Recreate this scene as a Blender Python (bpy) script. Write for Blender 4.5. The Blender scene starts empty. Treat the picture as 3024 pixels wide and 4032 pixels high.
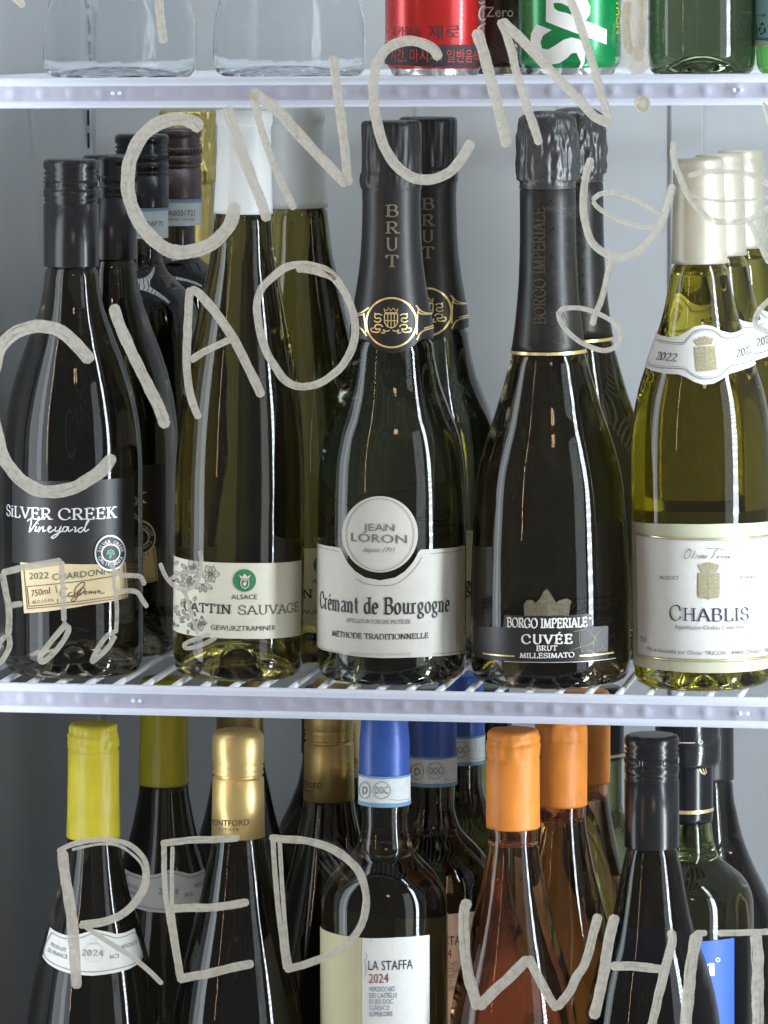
import bpy, math, random
import numpy as np
from math import sin, cos, radians, pi, atan, atan2, asin, sqrt
from mathutils import Vector, Matrix, noise as mnoise
from mathutils.geometry import tessellate_polygon

random.seed(7)
S = bpy.context.scene
COL = S.collection

# ------------------------------------------------------------------ camera
F = 17000.0                                   # focal length in photo pixels (3024 x 4032), a long phone lens
PSI, TH, ROLL = radians(10.5), atan((2016 - 100) / F), radians(-0.47)
FWD = Vector((-sin(PSI) * cos(TH), cos(PSI) * cos(TH), -sin(TH)))
_r = FWD.cross(Vector((0, 0, 1))).normalized()
_u = _r.cross(FWD)
RT = cos(ROLL) * _r + sin(ROLL) * _u
UP = -sin(ROLL) * _r + cos(ROLL) * _u
CAMP = -(FWD - UP * ((2722 - 2016) / F)) * (F / 6.8 / 1000)   # origin = middle of the middle shelf's front rail
cd = bpy.data.cameras.new('camera')
cam = bpy.data.objects.new('camera', cd)
COL.objects.link(cam)
cam.matrix_world = Matrix((RT, UP, -FWD)).transposed().to_4x4()
cam.location = CAMP
cd.sensor_fit = 'VERTICAL'
cd.sensor_height = 36
cd.lens = F / 4032 * 36
cd.clip_start = 0.1
cd.clip_end = 60
S.camera = cam

# ------------------------------------------------------------------ light
W = bpy.data.worlds.new('World')
S.world = W
W.use_nodes = True
W.node_tree.nodes['Background'].inputs[0].default_value = (1.0, 0.96, 0.90, 1)
W.node_tree.nodes['Background'].inputs[1].default_value = 0.26
S.view_settings.view_transform = 'Standard'
S.view_settings.look = 'None'
S.view_settings.exposure = 0.0
S.view_settings.gamma = 1.0
cy = S.cycles
cy.max_bounces = 20
cy.transmission_bounces = 18
cy.transparent_max_bounces = 24
cy.glossy_bounces = 8
cy.diffuse_bounces = 3
cy.sample_clamp_indirect = 4.0
cy.blur_glossy = 0.3
cy.use_denoising = True


def area(name, loc, aim, sx, sy, watt, col, dots=False):
    l = bpy.data.lights.new(name, 'AREA')
    l.shape = 'RECTANGLE'
    l.size, l.size_y, l.energy, l.color = sx, sy, watt, col
    o = bpy.data.objects.new(name, l)
    COL.objects.link(o)
    o.location = loc
    d = (Vector(aim) - Vector(loc)).normalized()
    up = Vector((0, 0, 1))
    z = -d
    x = up.cross(z).normalized()
    o.matrix_world = Matrix.Translation(loc) @ Matrix((x, z.cross(x), z)).transposed().to_4x4()
    if dots:                                  # a strip of single diodes
        l.use_nodes = True
        nt = l.node_tree
        em = next(n for n in nt.nodes if n.type == 'EMISSION')
        g = nt.nodes.new('ShaderNodeNewGeometry')
        sp = nt.nodes.new('ShaderNodeSeparateXYZ')
        nt.links.new(g.outputs['Parametric'], sp.inputs[0])
        m = nt.nodes.new('ShaderNodeMath'); m.operation = 'MULTIPLY'; m.inputs[1].default_value = dots * 2 * pi
        nt.links.new(sp.outputs[1], m.inputs[0])
        s = nt.nodes.new('ShaderNodeMath'); s.operation = 'SINE'
        nt.links.new(m.outputs[0], s.inputs[0])
        h = nt.nodes.new('ShaderNodeMath'); h.operation = 'MAXIMUM'; h.inputs[1].default_value = 0.0
        nt.links.new(s.outputs[0], h.inputs[0])
        p = nt.nodes.new('ShaderNodeMath'); p.operation = 'POWER'; p.inputs[1].default_value = 2.0
        nt.links.new(h.outputs[0], p.inputs[0])
        k = nt.nodes.new('ShaderNodeMath'); k.operation = 'MULTIPLY_ADD'
        k.inputs[1].default_value = 1.1; k.inputs[2].default_value = 0.9
        nt.links.new(p.outputs[0], k.inputs[0])
        nt.links.new(k.outputs[0], em.inputs['Strength'])
    return o


COOL = (0.84, 0.92, 1.0)
area('led_strip_right', (0.50, -0.12, 0.0), (0.05, 0.16, 0.0), 0.055, 1.5, 7.6, COOL, dots=112)
area('shop_window', (1.62, -1.05, 0.15), (0, 0, 0), 0.50, 2.0, 7.5, (0.86, 0.93, 1.0))
area('led_strip_left', (-0.35, -0.085, 0.0), (0.10, 0.02, 0.0), 0.12, 1.5, 2.3, COOL)
area('fill_left_rear', (-0.275, -0.07, 0.0), (-0.16, 0.48, 0.0), 0.05, 1.5, 0.6, COOL)  # added strip lamp that lifts the dark walls at the lower left
area('ceiling_led', (0.1, 0.20, 0.74), (0.1, 0.22, 0.0), 0.7, 0.10, 1.6, COOL)
area('store_pendant', (0.85, -2.5, 1.75), (0, 0, 0), 0.30, 0.24, 3.6, (1.0, 0.66, 0.40))
area('store_wall_lamp', (-1.45, -2.3, 1.0), (0, 0, 0.2), 0.03, 2.0, 5.0, (1.0, 0.62, 0.38))


def ray_dir(px, py):
    return (FWD + RT * ((px - 1512) / F) - UP * ((py - 2016) / F)).normalized()


def P(px, py, Y):
    d = ray_dir(px, py)
    return CAMP + d * ((Y - CAMP.y) / d.y)


def proj(p):
    d = Vector(p) - CAMP
    z = d.dot(FWD)
    return 1512 + F * d.dot(RT) / z, 2016 - F * d.dot(UP) / z, z


# ------------------------------------------------------------------ helpers
def obj(name, verts, faces, mat, parent=None, smooth=True, uvs=None):
    me = bpy.data.meshes.new(name)
    me.from_pydata([tuple(v) for v in verts], [], faces)
    if uvs is not None:
        uv = me.uv_layers.new(name='UVMap')
        for lp in me.loops:
            uv.data[lp.index].uv = uvs[lp.vertex_index]
    if smooth:
        me.shade_smooth()
    me.materials.append(mat)
    me.update()
    o = bpy.data.objects.new(name, me)
    COL.objects.link(o)
    if parent is not None:
        o.parent = parent
    return o


def empty(name, label=None, cat=None, group=None, M=None):
    o = bpy.data.objects.new(name, None)
    o.empty_display_size = 0.02
    COL.objects.link(o)
    if M is not None:
        o.matrix_world = M
    if label: o['label'] = label
    if cat: o['category'] = cat
    if group: o['group'] = group
    return o


def structure(o):
    o['kind'] = 'structure'
    return o


def copy_tree(o, parent=None):
    c = o.copy()
    COL.objects.link(c)
    if parent is not None:
        c.parent = parent
        c.matrix_parent_inverse = o.matrix_parent_inverse.copy()
    for ch in list(o.children):
        copy_tree(ch, c)
    return c


def box(x0, x1, y0, y1, z0, z1):
    v = [(x, y, z) for x in (x0, x1) for y in (y0, y1) for z in (z0, z1)]
    return v, [(0, 1, 3, 2), (4, 6, 7, 5), (0, 4, 5, 1), (2, 3, 7, 6), (0, 2, 6, 4), (1, 5, 7, 3)]


def pchip(xs, ys):
    x = np.array(xs, float); y = np.array(ys, float)
    k = np.argsort(x); x = x[k]; y = y[k]
    h = np.diff(x); d = np.diff(y) / h
    m = np.zeros_like(y)
    m[0], m[-1] = d[0], d[-1]
    for i in range(1, len(x) - 1):
        if d[i - 1] * d[i] > 0:
            w1, w2 = 2 * h[i] + h[i - 1], h[i] + 2 * h[i - 1]
            m[i] = (w1 + w2) / (w1 / d[i - 1] + w2 / d[i])

    def f(q):
        q = min(max(q, x[0]), x[-1])
        i = min(max(int(np.searchsorted(x, q)) - 1, 0), len(h) - 1)
        t = (q - x[i]) / h[i]
        return float((1 + 2 * t) * (1 - t) ** 2 * y[i] + t * (1 - t) ** 2 * h[i] * m[i] + t * t * (3 - 2 * t) * y[i + 1] + t * t * (t - 1) * h[i] * m[i + 1])
    return f


def lathe(pts, n=64, close_top=True, close_bottom=True, wob=None):
    """pts: (r, z) from bottom to top -> verts, faces with outward normals."""
    v, f = [], []
    rings = []
    for (r, z) in pts:
        if r < 1e-6:
            rings.append([len(v)]); v.append((0, 0, z))
        else:
            s = len(v)
            for i in range(n):
                a = 2 * pi * i / n
                rr, zz = r, z
                if wob:
                    rr, zz = wob(r, z, a)
                v.append((rr * sin(a), -rr * cos(a), zz))
            rings.append(list(range(s, s + n)))
    for A, B in zip(rings, rings[1:]):
        for i in range(n):
            j = (i + 1) % n
            if len(A) == 1 and len(B) == 1: continue
            if len(A) == 1: f.append((A[0], B[j], B[i]))
            elif len(B) == 1: f.append((A[i], A[j], B[0]))
            else: f.append((A[i], A[j], B[j], B[i]))
    return v, f


def catmull(pts, step=10.0, closed=False):
    p = [Vector(q) for q in pts]
    out = []
    n = len(p)
    for i in range(n - 1):
        p0 = p[i - 1] if i > 0 else (p[-2] if closed else p[0] * 2 - p[1])
        p1, p2 = p[i], p[i + 1]
        p3 = p[i + 2] if i + 2 < n else (p[1] if closed else p[-1] * 2 - p[-2])
        k = max(1, int((p2 - p1).length / step))
        for j in range(k):
            t = j / k
            out.append(0.5 * ((2 * p1) + (p2 - p0) * t + (2 * p0 - 5 * p1 + 4 * p2 - p3) * t * t + (3 * p1 - p0 - 3 * p2 + p3) * t ** 3))
    out.append(p[-1])
    return out


def dense(pts, step=10.0):
    p = [Vector(q) for q in pts]
    out = []
    for a, b in zip(p, p[1:]):
        k = max(1, int((b - a).length / step))
        out += [a.lerp(b, j / k) for j in range(k)]
    out.append(p[-1])
    return out


# ------------------------------------------------------------------ materials
def mat(name, col, rough=0.5, metal=0.0, var=0.06, scale=60.0, bump=0.0, bscale=300.0, spec=0.5, coat=0.0, rvar=0.08, sss=0.0, stretch=None):
    m = bpy.data.materials.new(name)
    m.use_nodes = True
    nt = m.node_tree
    N, Lk = nt.nodes, nt.links
    b = N['Principled BSDF']
    tc = N.new('ShaderNodeTexCoord')
    mp = N.new('ShaderNodeMapping')
    Lk.new(tc.outputs['Object'], mp.inputs[0])
    if stretch: mp.inputs['Scale'].default_value = stretch
    nz = N.new('ShaderNodeTexNoise')
    nz.inputs['Scale'].default_value = scale
    nz.inputs['Detail'].default_value = 6
    Lk.new(mp.outputs[0], nz.inputs['Vector'])
    rp = N.new('ShaderNodeValToRGB')
    c = np.array(col[:3])
    rp.color_ramp.elements[0].position = 0.3
    rp.color_ramp.elements[1].position = 0.7
    rp.color_ramp.elements[0].color = (*np.clip(c * (1 - var), 0, 1), 1)
    rp.color_ramp.elements[1].color = (*np.clip(c * (1 + var), 0, 1), 1)
    Lk.new(nz.outputs['Fac'], rp.inputs[0])
    Lk.new(rp.outputs[0], b.inputs['Base Color'])
    mr = N.new('ShaderNodeMapRange')
    mr.inputs[3].default_value = max(0, rough - rvar)
    mr.inputs[4].default_value = min(1, rough + rvar)
    Lk.new(nz.outputs['Fac'], mr.inputs[0])
    Lk.new(mr.outputs[0], b.inputs['Roughness'])
    b.inputs['Metallic'].default_value = metal
    b.inputs['Specular IOR Level'].default_value = spec
    b.inputs['Coat Weight'].default_value = coat
    if sss:
        b.inputs['Subsurface Weight'].default_value = sss
        b.inputs['Subsurface Scale'].default_value = 0.004
    if bump:
        n2 = N.new('ShaderNodeTexNoise')
        n2.inputs['Scale'].default_value = bscale
        n2.inputs['Detail'].default_value = 3
        Lk.new(mp.outputs[0], n2.inputs['Vector'])
        bp = N.new('ShaderNodeBump')
        bp.inputs['Strength'].default_value = bump
        bp.inputs['Distance'].default_value = 0.0006
        Lk.new(n2.outputs['Fac'], bp.inputs['Height'])
        Lk.new(bp.outputs[0], b.inputs['Normal'])
    return m


def glass(name, col, ior=1.45, rough=0.0, wav=0.08, veil=0.003):
    m = bpy.data.materials.new(name)
    m.use_nodes = True
    nt = m.node_tree
    N, Lk = nt.nodes, nt.links
    b = N['Principled BSDF']
    b.inputs['Base Color'].default_value = (*col, 1)
    b.inputs['Transmission Weight'].default_value = 1.0
    b.inputs['IOR'].default_value = ior
    b.inputs['Roughness'].default_value = rough
    tc = N.new('ShaderNodeTexCoord')
    mp = N.new('ShaderNodeMapping')
    mp.inputs['Scale'].default_value = (1, 1, 0.35)
    Lk.new(tc.outputs['Object'], mp.inputs[0])
    nz = N.new('ShaderNodeTexNoise')
    nz.inputs['Scale'].default_value = 55
    nz.inputs['Detail'].default_value = 2
    Lk.new(mp.outputs[0], nz.inputs['Vector'])
    bp = N.new('ShaderNodeBump')                # moulded glass is never quite even
    bp.inputs['Strength'].default_value = wav
    bp.inputs['Distance'].default_value = 0.002
    Lk.new(nz.outputs['Fac'], bp.inputs['Height'])
    Lk.new(bp.outputs[0], b.inputs['Normal'])
    if veil:                                    # pale diffuse film painted in as haze, to lift the dark glass
        d = N.new('ShaderNodeBsdfDiffuse'); d.inputs[0].default_value = (0.62, 0.60, 0.56, 1)
        n2 = N.new('ShaderNodeTexNoise'); n2.inputs['Scale'].default_value = 35; n2.inputs['Detail'].default_value = 8; n2.inputs['Roughness'].default_value = 0.75
        Lk.new(tc.outputs['Object'], n2.inputs['Vector'])
        mr = N.new('ShaderNodeMapRange'); mr.inputs[1].default_value = 0.3; mr.inputs[2].default_value = 0.75; mr.inputs[3].default_value = veil * .5; mr.inputs[4].default_value = veil * 1.8
        Lk.new(n2.outputs['Fac'], mr.inputs[0])
        mx = N.new('ShaderNodeMixShader')
        Lk.new(mr.outputs[0], mx.inputs[0]); Lk.new(b.outputs[0], mx.inputs[1]); Lk.new(d.outputs[0], mx.inputs[2])
        Lk.new(mx.outputs[0], N['Material Output'].inputs['Surface'])
    return m


M = {}
M['wall'] = mat('fridge_liner_plastic', (0.52, 0.535, 0.555), 0.42, var=0.06, scale=8, bump=0.15, bscale=60)
M['rail'] = mat('white_coated_rail', (0.64, 0.68, 0.80), 0.38, var=0.03, scale=40, bump=0.25, bscale=500)
M['strip'] = mat('lavender_grey_channel_shade', (0.50, 0.515, 0.63), 0.36, var=0.05, scale=40, bump=0.2, bscale=400)  # darker tone paints the shade in the rail's hollow
M['wire'] = mat('white_coated_wire', (0.78, 0.80, 0.85), 0.35, var=0.04)
M['upright'] = mat('grey_upright_metal', (0.52, 0.54, 0.57), 0.35, 0.4)
M['slot'] = mat('slot_shadow_gap', (0.03, 0.03, 0.035), 0.8)
M['floor'] = mat('floor_plastic', (0.5, 0.51, 0.54), 0.5)
M['g_black'] = glass('dark_brown_glass', (0.10, 0.085, 0.055))
M['g_red'] = glass('black_red_wine_glass', (0.09, 0.075, 0.06))
M['g_olive'] = glass('olive_glass', (0.27, 0.225, 0.055))
M['g_green'] = glass('bottle_green_glass', (0.14, 0.16, 0.12))
M['g_brown'] = glass('brown_green_glass', (0.13, 0.11, 0.065))
M['g_yellow'] = glass('pale_yellow_green_glass', (0.45, 0.40, 0.055))
M['g_rose'] = glass('rose_wine_glass', (0.76, 0.42, 0.25))
M['g_leaf'] = glass('leaf_green_glass', (0.42, 0.50, 0.22))
M['g_beer'] = glass('beer_green_glass', (0.10, 0.14, 0.07))
M['g_lime'] = glass('lime_green_glass', (0.25, 0.80, 0.20))
M['pet'] = glass('clear_plastic', (0.95, 0.965, 0.98), 1.15, 0.06, 0.35)
M['black_cap'] = mat('satin_black_metal', (0.010, 0.010, 0.012), 0.22, 0.0, var=0.1, scale=20, bump=0.0, spec=0.5, rvar=0.02)
M['red_cap'] = mat('dark_maroon_metal', (0.045, 0.018, 0.018), 0.35, 0.0, var=0.2, spec=0.8)
M['black_foil'] = mat('matt_black_foil', (0.014, 0.013, 0.014), 0.37, 0.0, var=0.2, bump=0.1, bscale=200, spec=0.5)
M['crinkle_foil'] = mat('crumpled_black_foil', (0.026, 0.026, 0.029), 0.36, 0.0, var=0.2, bump=0.5, bscale=260, spec=1.0)
M['gold_foil'] = mat('crumpled_gold_foil', (0.62, 0.50, 0.18), 0.32, 0.85, var=0.15, bump=0.5, bscale=250)
M['gold_cap'] = mat('satin_gold_cap', (0.72, 0.52, 0.22), 0.36, 0.75, var=0.06, bump=0.06)
M['silver_cap'] = mat('champagne_silver_capsule', (0.52, 0.49, 0.39), 0.44, 0.4, var=0.06, bump=0.05, bscale=150)
M['white_cap'] = mat('white_capsule', (0.64, 0.66, 0.65), 0.45, var=0.03, bump=0.06)
M['yellow_cap'] = mat('yellow_wax_capsule', (0.46, 0.38, 0.02), 0.40, var=0.10, bump=0.2, bscale=120)
M['blue_cap'] = mat('blue_capsule', (0.035, 0.095, 0.38), 0.34, 0.1, var=0.1, bump=0.15)
M['orange_cap'] = mat('orange_capsule', (0.80, 0.27, 0.04), 0.45, var=0.10, bump=0.25, bscale=900)
M['paper'] = mat('off_white_paper', (0.57, 0.55, 0.505), 0.75, var=0.03, scale=150, bump=0.2, bscale=700)
M['cream_paper'] = mat('cream_paper', (0.64, 0.62, 0.51), 0.7, var=0.035, scale=130, bump=0.15, bscale=600)
M['white_paper'] = mat('white_paper', (0.64, 0.64, 0.62), 0.6, var=0.025, scale=150, bump=0.12, bscale=700)
M['sage_paper'] = mat('sage_border_paper', (0.50, 0.51, 0.38), 0.55, var=0.05)
M['tan_paper'] = mat('aged_tan_paper', (0.66, 0.54, 0.33), 0.75, var=0.12, scale=90, bump=0.25, bscale=500)
M['pale_paper'] = mat('pale_tax_strip_paper', (0.60, 0.64, 0.66), 0.65, var=0.08, scale=200)
M['teal_paper'] = mat('pale_teal_paper', (0.30, 0.58, 0.66), 0.5, var=0.05)
M['blue_edge'] = mat('blue_strip_edge', (0.16, 0.30, 0.46), 0.6)
M['black_label'] = mat('matt_black_label', (0.020, 0.019, 0.021), 0.36, var=0.12, scale=120, bump=0.15, bscale=600, spec=0.6, rvar=0.04)
M['grey_patch'] = mat('grey_textured_patch', (0.10, 0.10, 0.105), 0.55, var=0.1)
M['blue_label'] = mat('cobalt_blue_label', (0.035, 0.12, 0.62), 0.5, var=0.04)
M['ink'] = mat('black_ink', (0.025, 0.022, 0.03), 0.6)
M['ink_grey'] = mat('grey_ink', (0.15, 0.145, 0.135), 0.7)
M['ink_pale'] = mat('pale_grey_ink', (0.42, 0.41, 0.38), 0.7)
M['ink_blue'] = mat('dark_blue_ink', (0.022, 0.026, 0.075), 0.6)
M['ink_red'] = mat('dark_red_ink', (0.24, 0.03, 0.03), 0.6)
M['ink_green'] = mat('grey_green_ink', (0.09, 0.115, 0.07), 0.7)
M['ink_brown'] = mat('brown_ink', (0.10, 0.065, 0.035), 0.7)
M['ink_khaki'] = mat('khaki_crest_ink', (0.33, 0.29, 0.17), 0.6, var=0.22, scale=700)
M['ink_faint'] = mat('faint_relief_print', (0.075, 0.066, 0.05), 0.35, 0.3)
M['green_disc'] = mat('green_print', (0.035, 0.20, 0.09), 0.55)
M['white_print'] = mat('white_print', (0.82, 0.82, 0.80), 0.5)
M['silver_print'] = mat('silver_foil_print', (0.78, 0.79, 0.82), 0.35, 0.35)
M['gold_print'] = mat('gold_foil_print', (0.92, 0.72, 0.36), 0.28, 0.65)
M['dull_gold'] = mat('dull_gold_print', (0.24, 0.205, 0.13), 0.4, 0.4)
M['villa_print'] = mat('villa_print', (0.16, 0.145, 0.10), 0.5, var=0.3, scale=600)
M['red_can'] = mat('red_can_lacquer', (0.55, 0.018, 0.018), 0.27, 0.35, var=0.05, coat=0.4)
M['shaded_can'] = mat('shaded_can_lacquer', (0.045, 0.018, 0.014), 0.27, 0.3, coat=0.4)  # shade on the rear can is put into its lacquer colour
M['green_can'] = mat('green_can_lacquer', (0.008, 0.26, 0.075), 0.27, 0.35, var=0.05, coat=0.4)
M['alu'] = mat('bare_aluminium', (0.72, 0.73, 0.75), 0.25, 0.95)
M['red_print'] = mat('red_print', (0.52, 0.06, 0.05), 0.5)
M['yellow_print'] = mat('yellow_print', (0.75, 0.72, 0.04), 0.5)
M['stopper'] = mat('glossy_black_plastic', (0.015, 0.015, 0.017), 0.16, 0.0, var=0.1, spec=0.7)
M['gold_wire'] = mat('gold_thread', (0.6, 0.45, 0.2), 0.35, 0.7)

# clear door glass: light goes straight through
m = bpy.data.materials.new('clear_door_glass')
m.use_nodes = True
m.node_tree.nodes.clear()
_o = m.node_tree.nodes.new('ShaderNodeOutputMaterial')
_t = m.node_tree.nodes.new('ShaderNodeBsdfTransparent')
_t.inputs[0].default_value = (0.985, 0.992, 0.988, 1)
m.node_tree.links.new(_t.outputs[0], _o.inputs[0])
M['pane'] = m

# chalk marker: streaky, a little worn through along the stroke
m = bpy.data.materials.new('chalk_marker_paint')
m.use_nodes = True
nt = m.node_tree
b = nt.nodes['Principled BSDF']
tc = nt.nodes.new('ShaderNodeTexCoord')
mp = nt.nodes.new('ShaderNodeMapping')
mp.inputs['Scale'].default_value = (4, 13, 1)
nz = nt.nodes.new('ShaderNodeTexNoise')
nz.inputs['Scale'].default_value = 1.0
nz.inputs['Detail'].default_value = 5
nz.inputs['Roughness'].default_value = 0.6
nt.links.new(tc.outputs['UV'], mp.inputs[0])
nt.links.new(mp.outputs[0], nz.inputs['Vector'])
rp = nt.nodes.new('ShaderNodeValToRGB')
rp.color_ramp.elements[0].position = 0.30
rp.color_ramp.elements[0].color = (0.80, 0.76, 0.65, 1)
rp.color_ramp.elements[1].position = 0.72
rp.color_ramp.elements[1].color = (0.97, 0.93, 0.83, 1)
nt.links.new(nz.outputs['Fac'], rp.inputs[0])
df = nt.nodes.new('ShaderNodeBsdfDiffuse')
tl = nt.nodes.new('ShaderNodeBsdfTranslucent')
tp = nt.nodes.new('ShaderNodeBsdfTransparent')
mx = nt.nodes.new('ShaderNodeMixShader'); mx.inputs[0].default_value = 0.60
m2 = nt.nodes.new('ShaderNodeMixShader')
nt.links.new(rp.outputs[0], df.inputs[0]); nt.links.new(rp.outputs[0], tl.inputs[0])
nt.links.new(df.outputs[0], mx.inputs[1]); nt.links.new(tl.outputs[0], mx.inputs[2])
nt.links.new(tp.outputs[0], m2.inputs[1]); nt.links.new(mx.outputs[0], m2.inputs[2])
nt.links.new(m2.outputs[0], nt.nodes['Material Output'].inputs['Surface'])
rp2 = nt.nodes.new('ShaderNodeValToRGB')
rp2.color_ramp.elements[0].position = 0.26
rp2.color_ramp.elements[0].color = (0.12, 0.12, 0.12, 1)
rp2.color_ramp.elements[1].position = 0.38
rp2.color_ramp.elements[1].color = (0.97, 0.97, 0.97, 1)
nt.links.new(nz.outputs['Fac'], rp2.inputs[0])
n3 = nt.nodes.new('ShaderNodeTexNoise'); n3.inputs['Scale'].default_value = 260; n3.inputs['Detail'].default_value = 6; n3.inputs['Roughness'].default_value = 0.7
nt.links.new(tc.outputs['Object'], n3.inputs['Vector'])
mr = nt.nodes.new('ShaderNodeMapRange'); mr.inputs[1].default_value = 0.30; mr.inputs[2].default_value = 0.55; mr.inputs[3].default_value = 0.72; mr.inputs[4].default_value = 1.0
nt.links.new(n3.outputs['Fac'], mr.inputs[0])
mu = nt.nodes.new('ShaderNodeMath'); mu.operation = 'MULTIPLY'
nt.links.new(rp2.outputs[0], mu.inputs[0]); nt.links.new(mr.outputs[0], mu.inputs[1])
nt.links.new(mu.outputs[0], m2.inputs[0])
nt.nodes.remove(b)
M['chalk'] = m
m = M['chalk'].copy()
m.name = 'chalk_marker_paint_thin'
m.node_tree.nodes['Map Range'].inputs[3].default_value = 0.55
m.node_tree.nodes['Map Range'].inputs[4].default_value = 0.92
M['chalk_thin'] = m

# ------------------------------------------------------------------ lettering
def arc(cx, cy_, rx, ry, a0, a1, n=14):
    return [(cx + rx * cos(radians(a0 + (a1 - a0) * i / n)), cy_ + ry * sin(radians(a0 + (a1 - a0) * i / n))) for i in range(n + 1)]


def L(x0, y0, x1, y1, s=''):
    return ('l', [(x0, y0), (x1, y1)], s)


def K(*pts):
    return ('c', list(pts), '')


_E = [L(.18, 0, .18, 1, '01'), L(.18, 1, .64, 1), L(.18, .52, .54, .52), L(.18, 0, .66, 0), L(.64, 1, .65, .78), L(.66, 0, .69, .24), L(.54, .64, .54, .40)]
_P = [L(.18, 0, .18, 1, '01'), K((.18, 1), (.40, 1), *arc(.40, .74, .27, .26, 90, -90), (.18, .48))]
_C = [K(*arc(.49, .5, .42, .5, 42, 318, 24)), L(.80, .84, .81, .64), L(.80, .12, .83, .26)]
GL = {
    'A': (.86, [L(.06, 0, .42, 1, '0'), L(.42, 1, .80, 0, '1'), L(.2, .34, .64, .34)]),
    'B': (.80, [L(.18, 0, .18, 1, '01'), K((.18, 1), (.42, 1), *arc(.42, .77, .24, .23, 90, -90), (.18, .54)), K((.18, .54), (.44, .54), *arc(.44, .27, .28, .27, 90, -90), (.18, 0))]),
    'C': (.90, _C),
    'D': (.92, [L(.18, 0, .18, 1, '01'), K((.18, 1), (.40, 1), *arc(.40, .5, .44, .5, 90, -90, 20), (.18, 0))]),
    'E': (.76, _E), 'F': (.72, _E[:3] + _E[4:5] + _E[6:]),
    'G': (.94, _C[:2] + [L(.80, .06, .80, .42, '1')]),
    'H': (.94, [L(.18, 0, .18, 1, '01'), L(.76, 0, .76, 1, '01'), L(.18, .52, .76, .52)]),
    'I': (.38, [L(.19, 0, .19, 1, '01')]),
    'K': (.86, [L(.18, 0, .18, 1, '01'), L(.20, .42, .70, 1, '1'), L(.36, .60, .76, 0, '1')]),
    'L': (.72, [L(.18, 0, .18, 1, '01'), L(.18, 0, .64, 0), L(.64, 0, .67, .26)]),
    'M': (1.06, [L(.14, 0, .20, 1, '0'), L(.20, 1, .53, .04), L(.53, .04, .86, 1), L(.92, 0, .86, 1, '0')]),
    'N': (.92, [L(.16, 0, .16, 1, '01'), L(.16, 1, .76, 0), L(.76, 0, .76, 1, '1')]),
    'O': (.98, [K(*arc(.49, .5, .42, .5, 0, 360, 30))]),
    'P': (.74, _P), 'R': (.84, _P + [L(.40, .48, .76, 0, '1')]),
    'S': (.72, [K(*arc(.38, .74, .25, .26, 25, 270, 14), *arc(.38, .25, .28, .25, 80, -155, 14)), L(.62, .92, .62, .72), L(.11, .08, .10, .28)]),
    'T': (.80, [L(.40, 0, .40, 1, '0'), L(.06, 1, .74, 1), L(.06, 1, .05, .76), L(.74, 1, .75, .76)]),
    'U': (.92, [K((.18, 1), (.18, .36), *arc(.46, .34, .28, .34, 180, 360), (.74, .36), (.74, 1)), L(.06, 1, .30, 1), L(.64, 1, .86, 1)]),
    'V': (.84, [L(.06, 1, .42, 0, '0'), L(.42, 0, .78, 1, '1')]),
    'Z': (.76, [L(.10, 1, .66, 1), L(.66, 1, .08, 0), L(.08, 0, .68, 0)]),
    "'": (.22, [L(.1, 1, .08, .74)]),
    'i': (.36, [L(.18, 0, .18, .74, '01'), L(.18, .90, .18, 1.0)]),
    'a': (.62, [K(*arc(.30, .46, .20, .20, 150, 20), (.50, .42), (.50, .10), (.56, 0)), K((.50, .38), (.30, .34), (.14, .25), (.12, .12), (.22, .01), (.36, .04), (.50, .16))]),
    'd': (.66, [L(.52, 0, .52, 1, '01'), K(*arc(.32, .33, .22, .33, 40, 320, 18))]),
    'e': (.58, [K((.10, .36), (.50, .36)), K(*arc(.31, .33, .21, .33, 5, 315, 18))]),
    'g': (.60, [K(*arc(.28, .44, .18, .22, 0, 360, 18)), K((.20, .25), (.12, .14), (.26, .06), (.42, .0)), K(*arc(.29, -.14, .22, .15, 60, 410, 18)), L(.42, .60, .56, .66)]),
    'm': (1.00, [L(.16, 0, .16, .66, '01'), K((.16, .48), (.26, .62), (.38, .66), (.48, .56), (.48, 0)), K((.48, .48), (.58, .62), (.70, .66), (.82, .56), (.82, 0)), L(.40, 0, .58, 0), L(.74, 0, .92, 0)]),
    'n': (.68, [L(.16, 0, .16, .66, '01'), K((.16, .48), (.26, .62), (.38, .66), (.50, .56), (.50, 0)), L(.42, 0, .60, 0)]),
    'o': (.62, [K(*arc(.31, .33, .22, .33, 0, 360, 20))]),
    'r': (.50, [L(.16, 0, .16, .66, '01'), K((.16, .44), (.24, .58), (.34, .66), (.44, .62))]),
    't': (.42, [K((.20, .92), (.20, .14), (.28, .01), (.38, .06)), L(.06, .66, .38, .66)]),
    'u': (.70, [K((.16, .66), (.16, .16), (.26, .02), (.40, .05), (.52, .20)), L(.52, .66, .52, 0, '1'), L(.08, .66, .18, .66), L(.44, .66, .54, .66)]),
    '2': (.62, [K(*arc(.30, .73, .22, .27, 170, -25, 12), (.10, .03)), L(.08, .02, .58, .02), L(.58, .02, .58, .16)]),
    '0': (.64, [K(*arc(.31, .5, .24, .5, 0, 360, 24))]),
    '4': (.66, [L(.46, 0, .46, 1, '0'), L(.46, 1, .06, .30), L(.06, .30, .62, .30)]),
    '-': (.4, [L(.06, .4, .34, .4)]), '.': (.22, [L(.1, 0, .1, .07)]),
}
GL['É'] = (.76, _E + [L(.36, 1.10, .52, 1.30)])
GL['é'] = (.58, GL['e'][1] + [L(.28, .80, .42, .98)])


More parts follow.
